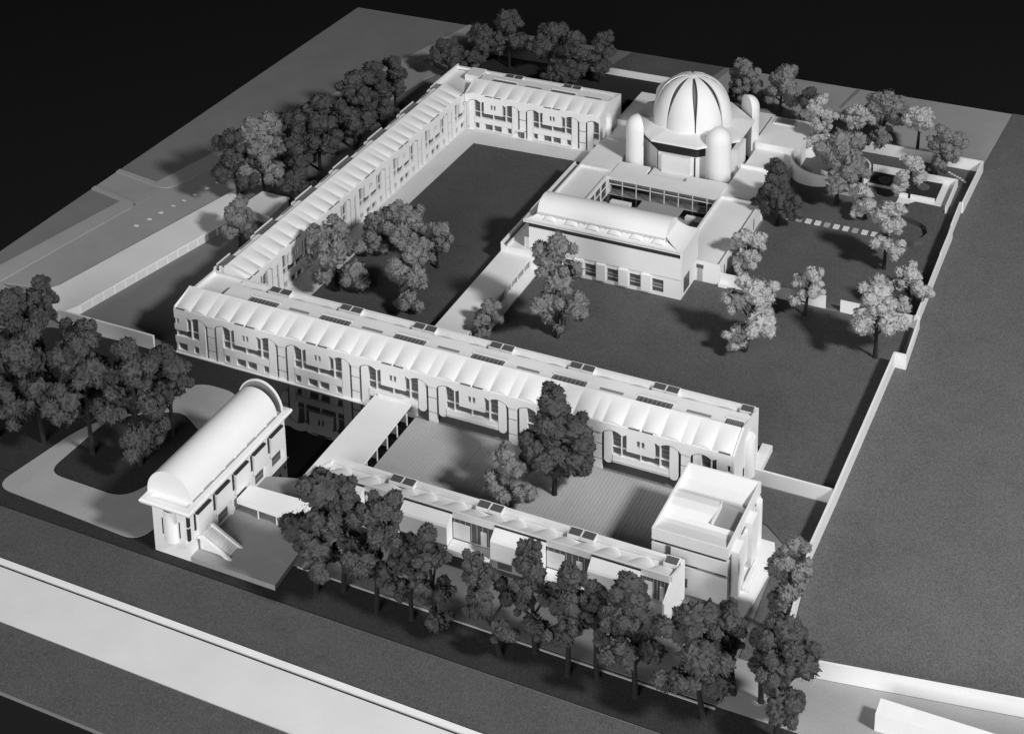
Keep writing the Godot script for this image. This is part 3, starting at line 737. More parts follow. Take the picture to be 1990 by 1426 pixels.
# ---------------------------------------------------------------- dome
func build_dome() -> void:
	var cx := 0.5905; var cd := 1.030
	var t := thing("domed_building", "white octagonal building under a large dome split into eight petals", "building", Vector3(cx, 0, -cd), 0.0)
	var oct := func(r: float) -> PackedVector2Array:
		var p := PackedVector2Array()
		for i in 8: p.append(Vector2.from_angle(PI / 8 + i * PI / 4) * (r / cos(PI / 8)))
		return p
	part("wall", MB.new().prism(oct.call(0.098), "y", 0.0, 0.0690), mats.white, t)
	part("window_band", MB.new().prism(oct.call(0.0965), "y", 0.0691, 0.0984), mats.slot, t)
	part("roof_slab", MB.new().prism(oct.call(0.119), "y", 0.0985, 0.1035), mats.white, t)
	# sloping skirt up to the dome
	var sk := MB.new()
	var lo: PackedVector2Array = oct.call(0.119); var hi: PackedVector2Array = oct.call(0.074)
	for i in 8:
		var j := (i + 1) % 8
		sk.quad(Vector3(lo[j].x, 0.1036, lo[j].y), Vector3(lo[i].x, 0.1036, lo[i].y), Vector3(hi[i].x, 0.1120, hi[i].y), Vector3(hi[j].x, 0.1120, hi[j].y))
	part("roof_slope", sk, mats.white, t)
	# flat projecting wall panels on the faces, dark corner slits
	for i in 8:
		var g := Node3D.new(); g.name = "face"; t.add_child(g, true); g.rotation.y = i * PI / 4
		if i % 2 == 0:
			part("wall_panel", MB.new().box(-0.030, 0.030, 0.0, 0.0690, 0.0981, 0.1080), mats.white, g)
		part("slit", MB.new().box(0.0372, 0.0402, 0.0, 0.0685, 0.0980, 0.0986), mats.slot, g)
	# petals
	var prof := func(w: float) -> Vector2:      # radius, height of the shell at w = 0 foot .. 1 crown
		var a := w * PI / 2
		return Vector2(0.0805 * pow(cos(a), 0.86) * (1.0 + 0.02 * sin(3.0 * w)), 0.1075 + 0.0995 * pow(sin(a), 0.93))
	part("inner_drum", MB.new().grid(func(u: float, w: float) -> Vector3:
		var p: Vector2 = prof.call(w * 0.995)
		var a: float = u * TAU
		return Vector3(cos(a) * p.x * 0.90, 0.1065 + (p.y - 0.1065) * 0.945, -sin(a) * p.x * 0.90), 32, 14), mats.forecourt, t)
	for i in 8:
		var a0 := PI / 8 + (i + 0.0) * PI / 4
		var b := MB.new()
		var shell := func(u: float, w: float, k: float) -> Vector3:
			var p: Vector2 = prof.call(w * 0.985)
			var half: float = PI / 8 * (0.96 - 0.27 * smoothstep(0.05, 0.80, w) + 0.12 * smoothstep(0.86, 1.0, w))
			var a: float = a0 + PI / 8 + (u * 2.0 - 1.0) * half
			var bulge: float = 1.0 + 0.055 * (1.0 - pow(2.0 * u - 1.0, 2.0)) * (1.0 - w)
			return Vector3(cos(a) * p.x * bulge * k, p.y - (1.0 - k) * 0.03, -sin(a) * p.x * bulge * k)
		b.grid(func(u, w): return shell.call(u, w, 1.0), 10, 18)
		for u in [0.0, 1.0]:
			for j in 18:
				var q0: Vector3 = shell.call(u, j / 18.0, 1.0); var q1: Vector3 = shell.call(u, (j + 1) / 18.0, 1.0)
				var r0: Vector3 = shell.call(u, j / 18.0, 0.955); var r1: Vector3 = shell.call(u, (j + 1) / 18.0, 0.955)
				if u == 0.0: b.quad(r0, q0, q1, r1)
				else: b.quad(q0, r0, r1, q1)
		part("dome_petal", b, mats.white, t)
	part("crown_cap", MB.new().grid(func(u: float, w: float) -> Vector3:
		var a: float = u * TAU
		return Vector3(cos(a) * 0.0125 * cos(w * PI / 2), 0.2045 + 0.0035 * sin(w * PI / 2), -sin(a) * 0.0125 * cos(w * PI / 2)), 16, 4), mats.white, t)
	# four half-round towers on the diagonals, flat side to the dome
	var spots := [["half-round tower with a pointed crest at the left front of the dome", -1, 1, 0.128], ["tallest half-round tower at the right front of the dome", 1, 1, 0.118], ["half-round tower with its flat arched side showing, right behind the dome", 1, -1, 0.132], ["half-round tower mostly hidden at the left rear of the dome", -1, -1, 0.126]]
	for s in spots:
		var rr: float = s[3]
		var ang := atan2(float(s[1]), float(s[2]))
		var o := thing("tower", s[0], "tower", Vector3(cx + s[1] * rr * 0.7071, 0, -cd + s[2] * rr * 0.7071), ang, "half-round towers round the dome")
		var b := MB.new()
		var R := 0.0235; var H := 0.112
		if s[1] == 1 and s[2] == 1: R = 0.0265; H = 0.110
		b.grid(func(u: float, w: float) -> Vector3:
			var a: float = -PI / 2 + u * PI
			return Vector3(R * sin(a), w * H, R * cos(a)), 18, 1)
		b.grid(func(u: float, w: float) -> Vector3:
			var a: float = -PI / 2 + u * PI
			var e: float = w * PI / 2
			return Vector3(R * sin(a) * cos(e), H + R * 1.15 * sin(e), R * cos(a) * cos(e)), 18, 8)
		part("shaft", b, mats.white, o)
		var p := PackedVector2Array([Vector2(-R, 0), Vector2(R, 0)])
		for i in 17: p.append(Vector2(R * cos(i * PI / 16), H + R * 1.15 * sin(i * PI / 16)))
		part("flat_side", MB.new().prism(p, "z", -0.004, 0.0), mats.white, o)

# ---------------------------------------------------------------- gallery wing with its vault
func build_gallery() -> void:
	var g := thing("gallery_building", "white gallery wing with a long barrel vault and a row of tall ground floor windows", "building")
	var d0 := 0.5090
	var W = mats.white
	# front: local z = -d
	var holes: Array = []
	for i in range(-3, 3): holes.append([0.6020 + i * 0.0441, 0.6240 + i * 0.0441, 0.0095, 0.0340])
	part("wall", holed(0.4473, 0.7453, 0.0, 0.0430, -d0 - 0.004, -d0, holes), W, g)
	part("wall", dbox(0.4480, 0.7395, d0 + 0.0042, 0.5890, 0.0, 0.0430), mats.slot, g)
	for i in range(-3, 3):
		var x: float = 0.6020 + i * 0.0441
		part("window_pane", dbox(x - 0.0004, x + 0.0224, d0 + 0.0030, d0 + 0.0036, 0.009, 0.0345), mats.glass, g)
		for y in [0.0165, 0.0225]:
			part("transom", dbox(x, x + 0.022, d0 + 0.0012, d0 + 0.0029, y, y + 0.0022), mats.glass_grey if y > 0.02 else mats.path, g)
		part("pier", MB.new().prism(PackedVector2Array([Vector2(-d0 + 0.0003, 0.0075), Vector2(-d0 + 0.0050, 0.0075), Vector2(-d0 + 0.0050, 0.0400), Vector2(-d0 + 0.0003, 0.0428)]), "x", x - 0.0195, x - 0.0020), W, g)
		part("vent", dbox(x - 0.0180, x - 0.0035, d0 - 0.0009, d0 - 0.0002, 0.0045, 0.0066), mats.slot, g)
	part("wall", dbox(0.4455, 0.7470, d0 - 0.0018, 0.6010, 0.0431, 0.0849), W, g)
	part("wall", dbox(0.7400, 0.7452, d0 + 0.0043, 0.5930, 0.0, 0.0429), W, g)
	part("window_pane", dbox(0.7454, 0.7459, 0.5250, 0.5560, 0.008, 0.038), mats.glass, g)
	part("roof_slot", dbox(0.4440, 0.7440, d0 + 0.0004, 0.5985, 0.0850, 0.0930), mats.slot, g)
	part("wall", dbox(0.7441, 0.7470, d0 - 0.0017, 0.6010, 0.0850, 0.0930), W, g)
	part("roof_slab", dbox(0.4335, 0.7470, d0 - 0.0010, 0.6060, 0.0931, 0.0985), W, g)
	# skirts rising from the edge of the slab to the vault
	var x0 := 0.4560; var x1 := 0.7110; var dc := 0.5575; var hw := 0.0335; var yb := 0.1075
	var sk := MB.new()
	var skirt := func(a: Vector3, b: Vector3, c: Vector3, d: Vector3) -> void:
		sk.grid(func(u: float, w: float) -> Vector3:
			var p := a.lerp(b, u); var q := d.lerp(c, u)
			var r := p.lerp(q, w)
			r.y = lerpf(p.y, q.y, w * w)
			return r, 6, 6)
	skirt.call(Vector3(0.4335, 0.0986, -d0 + 0.003), Vector3(0.7470, 0.0986, -d0 + 0.003), Vector3(x1, yb, -dc + hw), Vector3(x0, yb, -dc + hw))
	skirt.call(Vector3(0.7470, 0.0986, -0.6060), Vector3(0.4335, 0.0986, -0.6060), Vector3(x0, yb, -dc - hw), Vector3(x1, yb, -dc - hw))
	skirt.call(Vector3(0.4335, 0.0986, -0.6060), Vector3(0.4335, 0.0986, -d0 + 0.003), Vector3(x0, 0.1150, -dc + hw), Vector3(x0, 0.1150, -dc - hw))
	skirt.call(Vector3(0.7470, 0.0986, -d0 + 0.003), Vector3(0.7470, 0.0986, -0.6060), Vector3(x1, 0.1150, -dc - hw), Vector3(x1, 0.1150, -dc + hw))
	part("roof_skirt", sk, W, g)
	var vb := MB.new()
	vb.grid(func(u: float, w: float) -> Vector3:
		var a: float = u * PI
		return Vector3(lerpf(x0, x1, w), yb + 0.0255 * sin(a), -dc - hw * cos(a)), 20, 1)
	for e in [x0, x1]:
		var p := PackedVector2Array()
		for i in 21: p.append(Vector2(-dc + hw * cos(i * PI / 20), yb + 0.0255 * sin(i * PI / 20)))
		p.append(Vector2(-dc - hw, 0.0986)); p.append(Vector2(-dc + hw, 0.0986))
		vb.prism(p, "x", e - 0.0003, e + 0.0003)
	part("barrel_vault", vb, W, g)
	# six scoops lighting the hall from the front of the vault
	for i in 6:
		var cx := 0.4830 + i * 0.0430
		var b := MB.new()
		b.grid(func(u: float, w: float) -> Vector3:
			var a: float = u * PI
			return Vector3(cx + 0.0125 * cos(a), lerpf(0.1035, 0.1010, w) + 0.0090 * sin(a) * (1.0 - 0.75 * w), lerpf(-dc + hw - 0.004, -dc + hw + 0.0105, w)), 12, 5)
		part("light_scoop", b, W, g)
		part("scoop_frame", MB.new().box(cx - 0.0160, cx - 0.0153, 0.1000, 0.1110, -dc + hw - 0.001, -dc + hw + 0.0035), mats.offwhite, g)
		part("scoop_frame", MB.new().box(cx + 0.0153, cx + 0.0160, 0.1000, 0.1110, -dc + hw - 0.001, -dc + hw + 0.0035), mats.offwhite, g)
	part("scoop_rail", MB.new().box(x0, x1, 0.1105, 0.1113, -dc + hw - 0.001, -dc + hw + 0.0042), mats.offwhite, g)
	# corridor to the main building
	var c := thing("corridor", "low glazed corridor with a flat white roof joining the main building to the gallery wing", "building")
	part("plinth", flat([0.392, 0.126, 0.4740, 0.126, 0.4700, 0.505, 0.392, 0.505], 0.0, 0.0050), W, c)
	part("roof", flat([0.3945, 0.126, 0.4585, 0.126, 0.4520, 0.540, 0.3895, 0.540], 0.0225, 0.0262), W, c)
	part("wall", flat([0.400, 0.126, 0.4535, 0.126, 0.4475, 0.505, 0.396, 0.505], 0.0051, 0.0224), mats.glass_grey, c)
	for i in 13:
		var d := 0.150 + i * 0.029
		var x := lerpf(0.4560, 0.4505, (d - 0.126) / 0.4)
		part("post", MB.new().box(x - 0.0008, x + 0.0008, 0.0051, 0.0224, -d - 0.0008, -d + 0.0008), W, c)
	part("entrance_block", dbox(0.4340, 0.4472, 0.512, 0.560, 0.0, 0.0600), W, c)

# ---------------------------------------------------------------- low wing, canopy
func build_front() -> void:
	var W = mats.white
	var c := thing("canopy", "flat white canopy on thin posts crossing from the main building to the low wing", "canopy")
	part("roof", flat([0.3982, -0.0015, 0.4640, -0.0015, 0.4705, -0.1950, 0.4705, -0.2130, 0.3998, -0.2380], 0.0228, 0.0268), W, c)
	part("upstand", dbox(0.4040, 0.4490, -0.0050, -0.0016, 0.0269, 0.0310), W, c)
	for i in 6:
		var d := -0.024 - i * 0.0332
		var o := MB.new(); var x := 0.4668 + 0.0003 * i
		o.box(x - 0.0009, x + 0.0009, 0.0012, 0.0228, -d - 0.0009, -d + 0.0009)
		part("post", o, W, c)
		part("brace", MB.new().prism(PackedVector2Array([Vector2(x - 0.0009, 0.006), Vector2(x - 0.0009, 0.0226), Vector2(x - 0.019, 0.0226), Vector2(x - 0.016, 0.006)]), "z", -d - 0.0004, -d + 0.0004), mats.glass_grey, c)
	# low wing: roof falls from the front eave to a gutter behind, with a wall above it
	var l := thing("low_wing", "low white range with scalloped roof bays and boxed windows behind the street trees", "building")
	var x0 := 0.4480; var x1 := 0.9975; var dr := -0.2132; var df := -0.2672
	var e := 0.0770
	part("wall", dbox(x0, x1, -0.2662, -0.2205, 0.0, 0.0560), mats.offwhite, l)
	part("parapet", dbox(x0, x1, -0.2196, dr, 0.0, 0.0638), W, l)
	# end wall with a sloping lower part
	part("end_wall", MB.new().prism(PackedVector2Array([Vector2(0.2131, 0.0), Vector2(0.2131, 0.0640), Vector2(0.2200, 0.0640), Vector2(0.2230, 0.0625), Vector2(0.2672, 0.0772), Vector2(0.2672, 0.0680), Vector2(0.2974, 0.0570), Vector2(0.2974, 0.0), Vector2(0.2700, 0.0), Vector2(0.2640, 0.026), Vector2(0.2560, 0.0)]), "x", x1 + 0.0001, x1 + 0.0030), W, l)
	part("end_wall", MB.new().prism(PackedVector2Array([Vector2(0.2131, 0.0), Vector2(0.2131, 0.0640), Vector2(0.2230, 0.0625), Vector2(0.2672, 0.0772), Vector2(0.2672, 0.0)]), "x", x0 - 0.0024, x0 - 0.0001), W, l)
	# scalloped roof bays
	for k in range(-1, 4):
		var c0 := 0.5685 + PP * k
		for g in [[0.0, 0.0310, 0.0048], [0.0310, 0.0625, 0.0068], [-0.0310, 0.0, 0.0048], [-0.0625, -0.0310, 0.0068], [0.0625, 0.0797, 0.0008]]:
			var a: float = maxf(c0 + g[0], x0); var b: float = minf(c0 + g[1], x1)
			if b - a < 0.003: continue
			var amp: float = g[2]
			var m := MB.new()
			var f := func(u: float, w: float) -> Vector3:
				var hump: float = amp * pow(w, 1.2) * (1.0 - pow(absf(2.0 * u - 1.0), 2.2))
				return Vector3(lerpf(a, b, u), lerpf(e, 0.0490, w) + hump, lerpf(0.2680, 0.2196, w))
			m.grid(f, 12, 5)
			part("roof_vault", m, W, l)
	part("fascia", dbox(x0, x1, -0.2680, -0.2664, 0.0660, 0.0769), W, l)
	for c0 in [0.5685, 0.7107, 0.8529, 0.9950]:
		for s in [-1, 1]:
			var a: float = minf(c0 + s * 0.0004, c0 + s * 0.0200); var b: float = minf(maxf(c0 + s * 0.0004, c0 + s * 0.0200), x1)
			if b - a < 0.006: continue
			var fr := part("skylight_frame", MB.new().prism(PackedVector2Array([Vector2(0.2136, 0.0640), Vector2(0.2136, 0.0652), Vector2(0.2300, 0.0640), Vector2(0.2300, 0.0590), Vector2(0.2197, 0.0570), Vector2(0.2197, 0.0639)]), "x", a, b), W, l)
			part("pane", MB.new().prism(PackedVector2Array([Vector2(0.2154, 0.0650), Vector2(0.2154, 0.0655), Vector2(0.2288, 0.0646), Vector2(0.2288, 0.0640)]), "x", a + 0.0012, b - 0.0010), mats.glass, fr)
	# window boxes hung on the front, glazed loggias between them
	for q in [[0.4490, 0.5290], [0.5960, 0.6720], [0.7400, 0.8170], [0.8860, 0.9560]]:
		var bx := part("window_box", MB.new().prism(PackedVector2Array([Vector2(0.2682, 0.0300), Vector2(0.2682, 0.0722), Vector2(0.2700, 0.0722), Vector2(0.2840, 0.0640), Vector2(0.2860, 0.0610), Vector2(0.2860, 0.0330), Vector2(0.2840, 0.0300)]), "x", q[0], q[1]), W, l)
		part("shadow_gap", MB.new().box(q[0] - 0.0010, q[1] + 0.0010, 0.0728, 0.0752, 0.2681, 0.2690), mats.slot, bx)
	for q in [[0.5300, 0.5950], [0.6730, 0.7390], [0.8180, 0.8850], [0.9570, 0.9970]]:
		part("window_pane", dbox(q[0], q[1], -0.2668, -0.2663, 0.0330, 0.0662), mats.glass, l)
		part("wall_panel", dbox(q[0], lerpf(q[0], q[1], 0.40), -0.2676, -0.2669, 0.0330, 0.0590), W, l)
		part("wall_panel", dbox(lerpf(q[0], q[1], 0.66), minf(lerpf(q[0], q[1], 0.80), x1), -0.2676, -0.2669, 0.0330, 0.0560), W, l)
		for i in 8:
			var x := lerpf(q[0] + 0.002, q[1] - 0.002, i / 7.0)
			part("mullion", dbox(x - 0.0005, x + 0.0005, -0.2674, -0.2669, 0.0330, 0.0660), mats.path, l)
		part("balcony_floor", dbox(q[0], q[1], -0.2970, -0.2680, 0.0285, 0.0310), W, l)
		part("balcony_parapet", dbox(q[0], q[1], -0.2975, -0.2955, 0.0311, 0.0370), W, l)
	part("wall", dbox(x0, x1, -0.2690, -0.2670, 0.0, 0.0280), mats.path, l)
	for k in 14:
		var x := 0.470 + k * 0.039
		part("window", dbox(x, x + 0.022, -0.2696, -0.2691, 0.006, 0.023), mats.glass, l)

# ---------------------------------------------------------------- chapel
func build_chapel() -> void:
	var W = mats.white
	var t := thing("chapel", "tall white chapel under a barrel vault at the left front, stair beside it", "building")
	part("wall", dbox(0.2735, 0.3358, -0.4330, -0.1780, 0.0, 0.0800), W, t)
	# bowed left side
	part("bowed_wall", MB.new().grid(func(u: float, w: float) -> Vector3:
		var a: float = u * PI
		return Vector3(0.2734 - 0.0085 * sin(a), lerpf(0.0300, 0.0800, w), lerpf(0.4200, 0.1900, 0.5 - 0.5 * cos(a))), 16, 2), W, t)
	var cor := MB.new()
	var prof := [Vector2(0.0, 0.0800), Vector2(0.0085, 0.0830), Vector2(0.0100, 0.0870), Vector2(0.0085, 0.0900), Vector2(0.0, 0.0905), Vector2(-0.006, 0.0880)]
	var ring := [Vector2(0.2715, -0.4330), Vector2(0.3358, -0.4330), Vector2(0.3358, -0.1780), Vector2(0.2715, -0.1780)]
	for i in prof.size() - 1:
		for k in 4:
			var p: Array = []
			for kk in [k, (k + 1) % 4]:
				for ii in [i, i + 1]:
					var sx := -1.35 if kk == 0 or kk == 3 else 1.0
					var sd := -1.0 if kk < 2 else 1.0
					p.append(Vector3(ring[kk].x + sx * prof[ii].x, prof[ii].y, -(ring[kk].y + sd * prof[ii].x)))
			cor.quad(p[0], p[2], p[3], p[1])
	part("cornice", cor, W, t)
	part("roof_deck", dbox(0.2685, 0.3340, -0.4300, -0.1810, 0.0801, 0.0878), W, t)
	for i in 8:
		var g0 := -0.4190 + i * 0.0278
		part("vault_shade", dbox(0.3345, 0.3362, g0, g0 + 0.0215, 0.0880, 0.0945 - (0.0012 if i % 2 == 0 else 0.0)), mats.glass_grey, t)  # grey segments painted in for the shadow gap at the vault foot, no glazing
	part("gutter", dbox(0.3345, 0.3359, -0.4190, -0.1975, 0.0880, 0.0918), mats.glass, t)  # dark strip standing in for the shade in the groove below the vault
	# barrel vault with its end disc and the glazed rear arch
	var cx := 0.2970; var hw := 0.0385; var yb := 0.0905; var rise := 0.0405
	var v := MB.new()
	v.grid(func(u: float, w: float) -> Vector3:
		var a: float = PI - u * PI
		return Vector3(cx + hw * cos(a), yb + rise * sin(a), lerpf(0.4215, 0.1960, w)), 28, 1)
	part("barrel_vault", v, W, t)
	var disc := PackedVector2Array()
	for i in 25: disc.append(Vector2(cx + hw * 0.998 * cos(i * PI / 24), yb + rise * 0.998 * sin(i * PI / 24)))
	disc.append(Vector2(cx - hw, 0.0879)); disc.append(Vector2(cx + hw, 0.0879))
	part("end_wall", MB.new().prism(disc, "z", 0.4195, 0.4216), W, t)
	var arch := PackedVector2Array()
	for i in 25: arch.append(Vector2(cx + 0.0407 * cos(i * PI / 24), yb + 0.0462 * sin(i * PI / 24)))
	for i in range(24, -1, -1): arch.append(Vector2(cx + 0.0386 * cos(i * PI / 24), yb + 0.0438 * sin(i * PI / 24)))
	part("rear_arch", MB.new().prism(arch, "z", 0.1815, 0.1845), W, t)
	var gl := PackedVector2Array()
	for i in 25: gl.append(Vector2(cx + 0.0385 * cos(i * PI / 24), yb + 0.0437 * sin(i * PI / 24)))
	part("rear_window", MB.new().prism(gl, "z", 0.1822, 0.1834), mats.glass_grey, t)
	part("brace", MB.new().prism(PackedVector2Array([Vector2(0.3385, 0.0920), Vector2(0.3520, 0.1010), Vector2(0.3520, 0.1022), Vector2(0.3385, 0.0932)]), "z", 0.1850, 0.1862), W, t)
	# front: half-round bay between two slits
	part("half_column", MB.new().grid(func(u: float, w: float) -> Vector3:
		var a: float = PI + u * PI
		return Vector3(0.3045 + 0.0114 * cos(a), lerpf(0.0270, 0.0790, w), 0.4330 - 0.0068 * sin(a)), 16, 1), W, t)
	part("slit", dbox(0.2893, 0.2912, -0.4336, -0.4331, 0.0345, 0.0615), mats.slot, t)
	part("slit", dbox(0.3188, 0.3207, -0.4336, -0.4331, 0.0360, 0.0625), mats.slot, t)
	for y in [0.0355, 0.0585]:
		part("corner_window", MB.new().box(0.3325, 0.3364, y, y + 0.0205, 0.4295, 0.4337), mats.slot, t)
	part("corner_shelf", MB.new().box(0.3300, 0.3400, 0.0300, 0.0345, 0.4280, 0.4365), W, t)
	part("corner_post", MB.new().box(0.3350, 0.3372, 0.0345, 0.0800, 0.4270, 0.4290), W, t)
	# right side: hanging window hoods over dark openings
	var first := true
	for q in [[-0.4160, -0.3820], [-0.3680, -0.3340], [-0.3190, -0.2850], [-0.2700, -0.2380], [-0.2230, -0.1890]]:
		part("hood", MB.new().prism(PackedVector2Array([Vector2(0.3360, 0.0350), Vector2(0.3400, 0.0350), Vector2(0.3415, 0.0690), Vector2(0.3360, 0.0690)]), "z", -q[1], -q[0] - 0.0), W, t)
		part("slot", dbox(0.3359, 0.3408, q[0] + 0.0004, q[1], 0.0691, 0.0722), mats.slot, t)
		part("slot", dbox(0.3359, 0.3366, q[0] - 0.0042, q[0] - 0.0004, 0.0440, 0.0710), mats.slot, t)
		if not first:
			part("window", dbox(0.3359, 0.3365, q[0] + 0.0050, q[1] - 0.0060, 0.0150, 0.0345), mats.glass, t)
			part("transom", dbox(0.3366, 0.3370, q[0] + 0.0050, q[1] - 0.0060, 0.0225, 0.0232), mats.path, t)
			part("transom", dbox(0.3366, 0.3370, q[0] + 0.0050, q[1] - 0.0060, 0.0165, 0.0172), mats.path, t)
			part("buttress", dbox(0.3359, 0.3395, q[1] + 0.0010, q[1] + 0.0060, 0.0105, 0.0640), W, t)
		first = false
	# outside stair with solid side walls
	var s := thing("staircase", "outside stair with solid white side walls going down from the chapel to the plaza", "stairs")
	for i in 14:
		var a := 0.3385 + i * 0.00345
		part("tread", dbox(a, a + 0.0034, -0.4130, -0.3890, 0.0100, 0.0335 - i * 0.00165), W, s)
	for dd in [[-0.4172, -0.4131], [-0.3889, -0.3850]]:
		part("side_wall", MB.new().prism(PackedVector2Array([Vector2(0.3362, 0.0340), Vector2(0.3445, 0.0350), Vector2(0.3930, 0.0100), Vector2(0.3835, 0.0100), Vector2(0.3420, 0.0305), Vector2(0.3362, 0.0290)]), "z", -dd[1], -dd[0]), W, s)
	# footbridge to the low wing
	var b := thing("footbridge", "covered white footbridge on thin posts from the chapel to the low wing", "footbridge")
	part("deck", flat([0.3420, -0.2880, 0.4500, -0.2840, 0.4500, -0.3260, 0.3420, -0.3230], 0.0240, 0.0325), W, b)
	for x in [0.3790, 0.4110, 0.4400]:
		part("post", MB.new().box(x - 0.0008, x + 0.0008, 0.0100, 0.0240, 0.3225, 0.3241), W, b)
	part("screen", dbox(0.3660, 0.4480, -0.2920, -0.2905, 0.0100, 0.0239), mats.path_dim, b)

# ---------------------------------------------------------------- stepped corner block
func build_corner_block() -> void:
	var W = mats.white
	var t := thing("corner_block", "tall white block with vaulted roof and square roof light, right of the striped courtyard", "building")
	var x0 := 0.9485; var x1 := 1.0577; var d0 := -0.2035; var d1 := -0.0470
	part("core", dbox(x0 + 0.003, x1 - 0.003, d0 + 0.003, d1 - 0.003, 0.0, 0.0780), mats.slot, t)
	for y in [[0.0, 0.0442], [0.0490, 0.0696], [0.0744, 0.0800]]:
		part("wall", dbox(x0, x1, d0, d1, y[0], y[1]), W, t)
	part("wall", dbox(x0, x1, d0, d0 + 0.0022, 0.0801, 0.0925), W, t)
	part("wall", dbox(x0, x1, d1 - 0.0022, d1, 0.0801, 0.0925), W, t)
	part("window", dbox(0.9690, 0.9765, d0 - 0.0006, d0 - 0.0001, 0.0484, 0.0705), mats.glass, t)
	part("window", dbox(0.9950, 1.0010, d0 - 0.0006, d0 - 0.0001, 0.0120, 0.0255), mats.glass, t)
	part("pale_pane", dbox(1.0150, 1.0400, d0 + 0.0005, d0 + 0.0010, 0.0456, 0.0481), mats.glass_grey, t)
	for x in [[x0, x0 + 0.0022], [x1 - 0.0028, x1]]:
		part("gable", dbox(x[0], x[1], d0 + 0.0023, d1 - 0.0023, 0.0801, 0.0925), W, t)
	# roof: flared edges down to two valleys, a low vault between
	var keys := [Vector2(-0.2012, 0.0922), Vector2(-0.1900, 0.0885), Vector2(-0.1740, 0.0835), Vector2(-0.1620, 0.0815), Vector2(-0.1540, 0.0835), Vector2(-0.1400, 0.0885), Vector2(-0.1240, 0.0905), Vector2(-0.1080, 0.0880), Vector2(-0.0960, 0.0825), Vector2(-0.0930, 0.0818), Vector2(-0.0740, 0.0855), Vector2(-0.0494, 0.0922)]
	var b := MB.new()
	var xa := x0 + 0.0023; var xb := x1 - 0.0029
	var hx0 := 1.0190; var hd0 := -0.1560; var hd1 := -0.1080
	for i in keys.size() - 1:
		var p: Vector2 = keys[i]; var q: Vector2 = keys[i + 1]
		var cut: bool = p.x > hd0 and q.x < hd1 + 0.001
		var xe := hx0 if cut else xb
		b.quad(Vector3(xa, p.y, -p.x), Vector3(xe, p.y, -p.x), Vector3(xe, q.y, -q.x), Vector3(xa, q.y, -q.x))
	part("roof", b, W, t)
	var li := part("roof_light", MB.new().box(hx0 + 0.001, xb - 0.0005, 0.0801, 0.0808, 0.109, 0.153), mats.glass_grey, t)
	part("rim", MB.new().box(hx0 - 0.0006, hx0 + 0.0006, 0.0801, 0.0900, 0.108, 0.154), W, li)
	part("rim", MB.new().box(hx0 + 0.0008, xb - 0.0005, 0.0809, 0.0890, 0.1076, 0.1090), mats.path, li)
	part("rim", MB.new().box(hx0 + 0.0008, xb - 0.0005, 0.0809, 0.0830, 0.1530, 0.1545), W, li)
	# right side: three fins and recessed strips
	for d in [-0.2010, -0.1450, -0.0760]:
		part("recess", dbox(x1 + 0.0001, x1 + 0.0006, d + 0.006, d + 0.020, 0.010, 0.074), mats.glass, t)
	for q in [[-0.1890, -0.1610, 0.0790], [-0.1250, -0.0980, 0.0800]]:
		part("bay", MB.new().box(x1 + 0.0001, x1 + 0.0105, 0.0, q[2], -q[1], -q[0]), W, t)
	part("panel", dbox(x1 + 0.0001, x1 + 0.0050, -0.1605, -0.1255, 0.020, 0.0700), W, t)
	part("half_column", MB.new().drum(x1 + 0.0003, 0.0660, 0.0075, 0.0, 0.0760, -PI / 2, PI / 2, 10), W, t)
	var s := thing("terrace_steps", "shallow broad steps on the white terrace right of the stepped corner block", "stairs")
	part("step", flat([1.0690, -0.1730, 1.0800, -0.1720, 1.0800, -0.1080, 1.0690, -0.1080], 0.0061, 0.0085), W, s)
	part("step", flat([1.0690, -0.1730, 1.0750, -0.1725, 1.0750, -0.1080, 1.0690, -0.1080], 0.0086, 0.0110), W, s)

# ---------------------------------------------------------------- left yard
func build_left_yard() -> void:
	var W = mats.white
	var g := thing("garage_building", "long low white garage roof beside the lane, with pale doors facing the yard", "garage")
	part("roof", flat([-0.3120, 0.0690, -0.2340, 0.0240, -0.1560, 0.4280, -0.2220, 0.5180], 0.0, 0.0190), W, g)
	for i in 15:
		var f := (i + 0.5) / 15.0
		var x := lerpf(-0.2325, -0.1575, f); var d := lerpf(0.0320, 0.4200, f)
		var o := MB.new().box(-0.0004, 0.0009, 0.0012, 0.0165, -0.0108, 0.0108)
		var p := put("door", o.mesh(), mats.offwhite if i < 12 else mats.glass_grey, g, Vector3(x, 0, -d), -atan2(0.078, 0.404))
	part("link_wall", flat([-0.2340, 0.0238, -0.2500, -0.0100, -0.3300, 0.0400, -0.3121, 0.0688], 0.0, 0.0190), W, g)
	struct("yard", flat([-0.2330, 0.0240, -0.2480, -0.0080, -0.0010, -0.0080, -0.0010, 0.125, -0.010, 0.1250, -0.010, 0.98, -0.055, 0.98, -0.130, 0.60, -0.1560, 0.4280], 0.0, 0.0010), mats.board)
	solo("yard_wall", MB.new().wall(-0.2480, -0.0110, -0.0390, -0.0110, 0.004, 0.0, 0.0285), W, "plain white retaining wall closing the yard behind the dark grove", "wall")
	var k := thing("pavilion", "small flat white pavilion behind the lone tree, against the left wing", "building")
	part("roof", flat([-0.1700, 0.4560, -0.0900, 0.4400, -0.0950, 0.5250, -0.1620, 0.5260], 0.0195, 0.0230), W, k)
	part("wall", flat([-0.1670, 0.4600, -0.0930, 0.4440, -0.0970, 0.5220, -0.1600, 0.5230], 0.0, 0.0194), mats.offwhite, k)

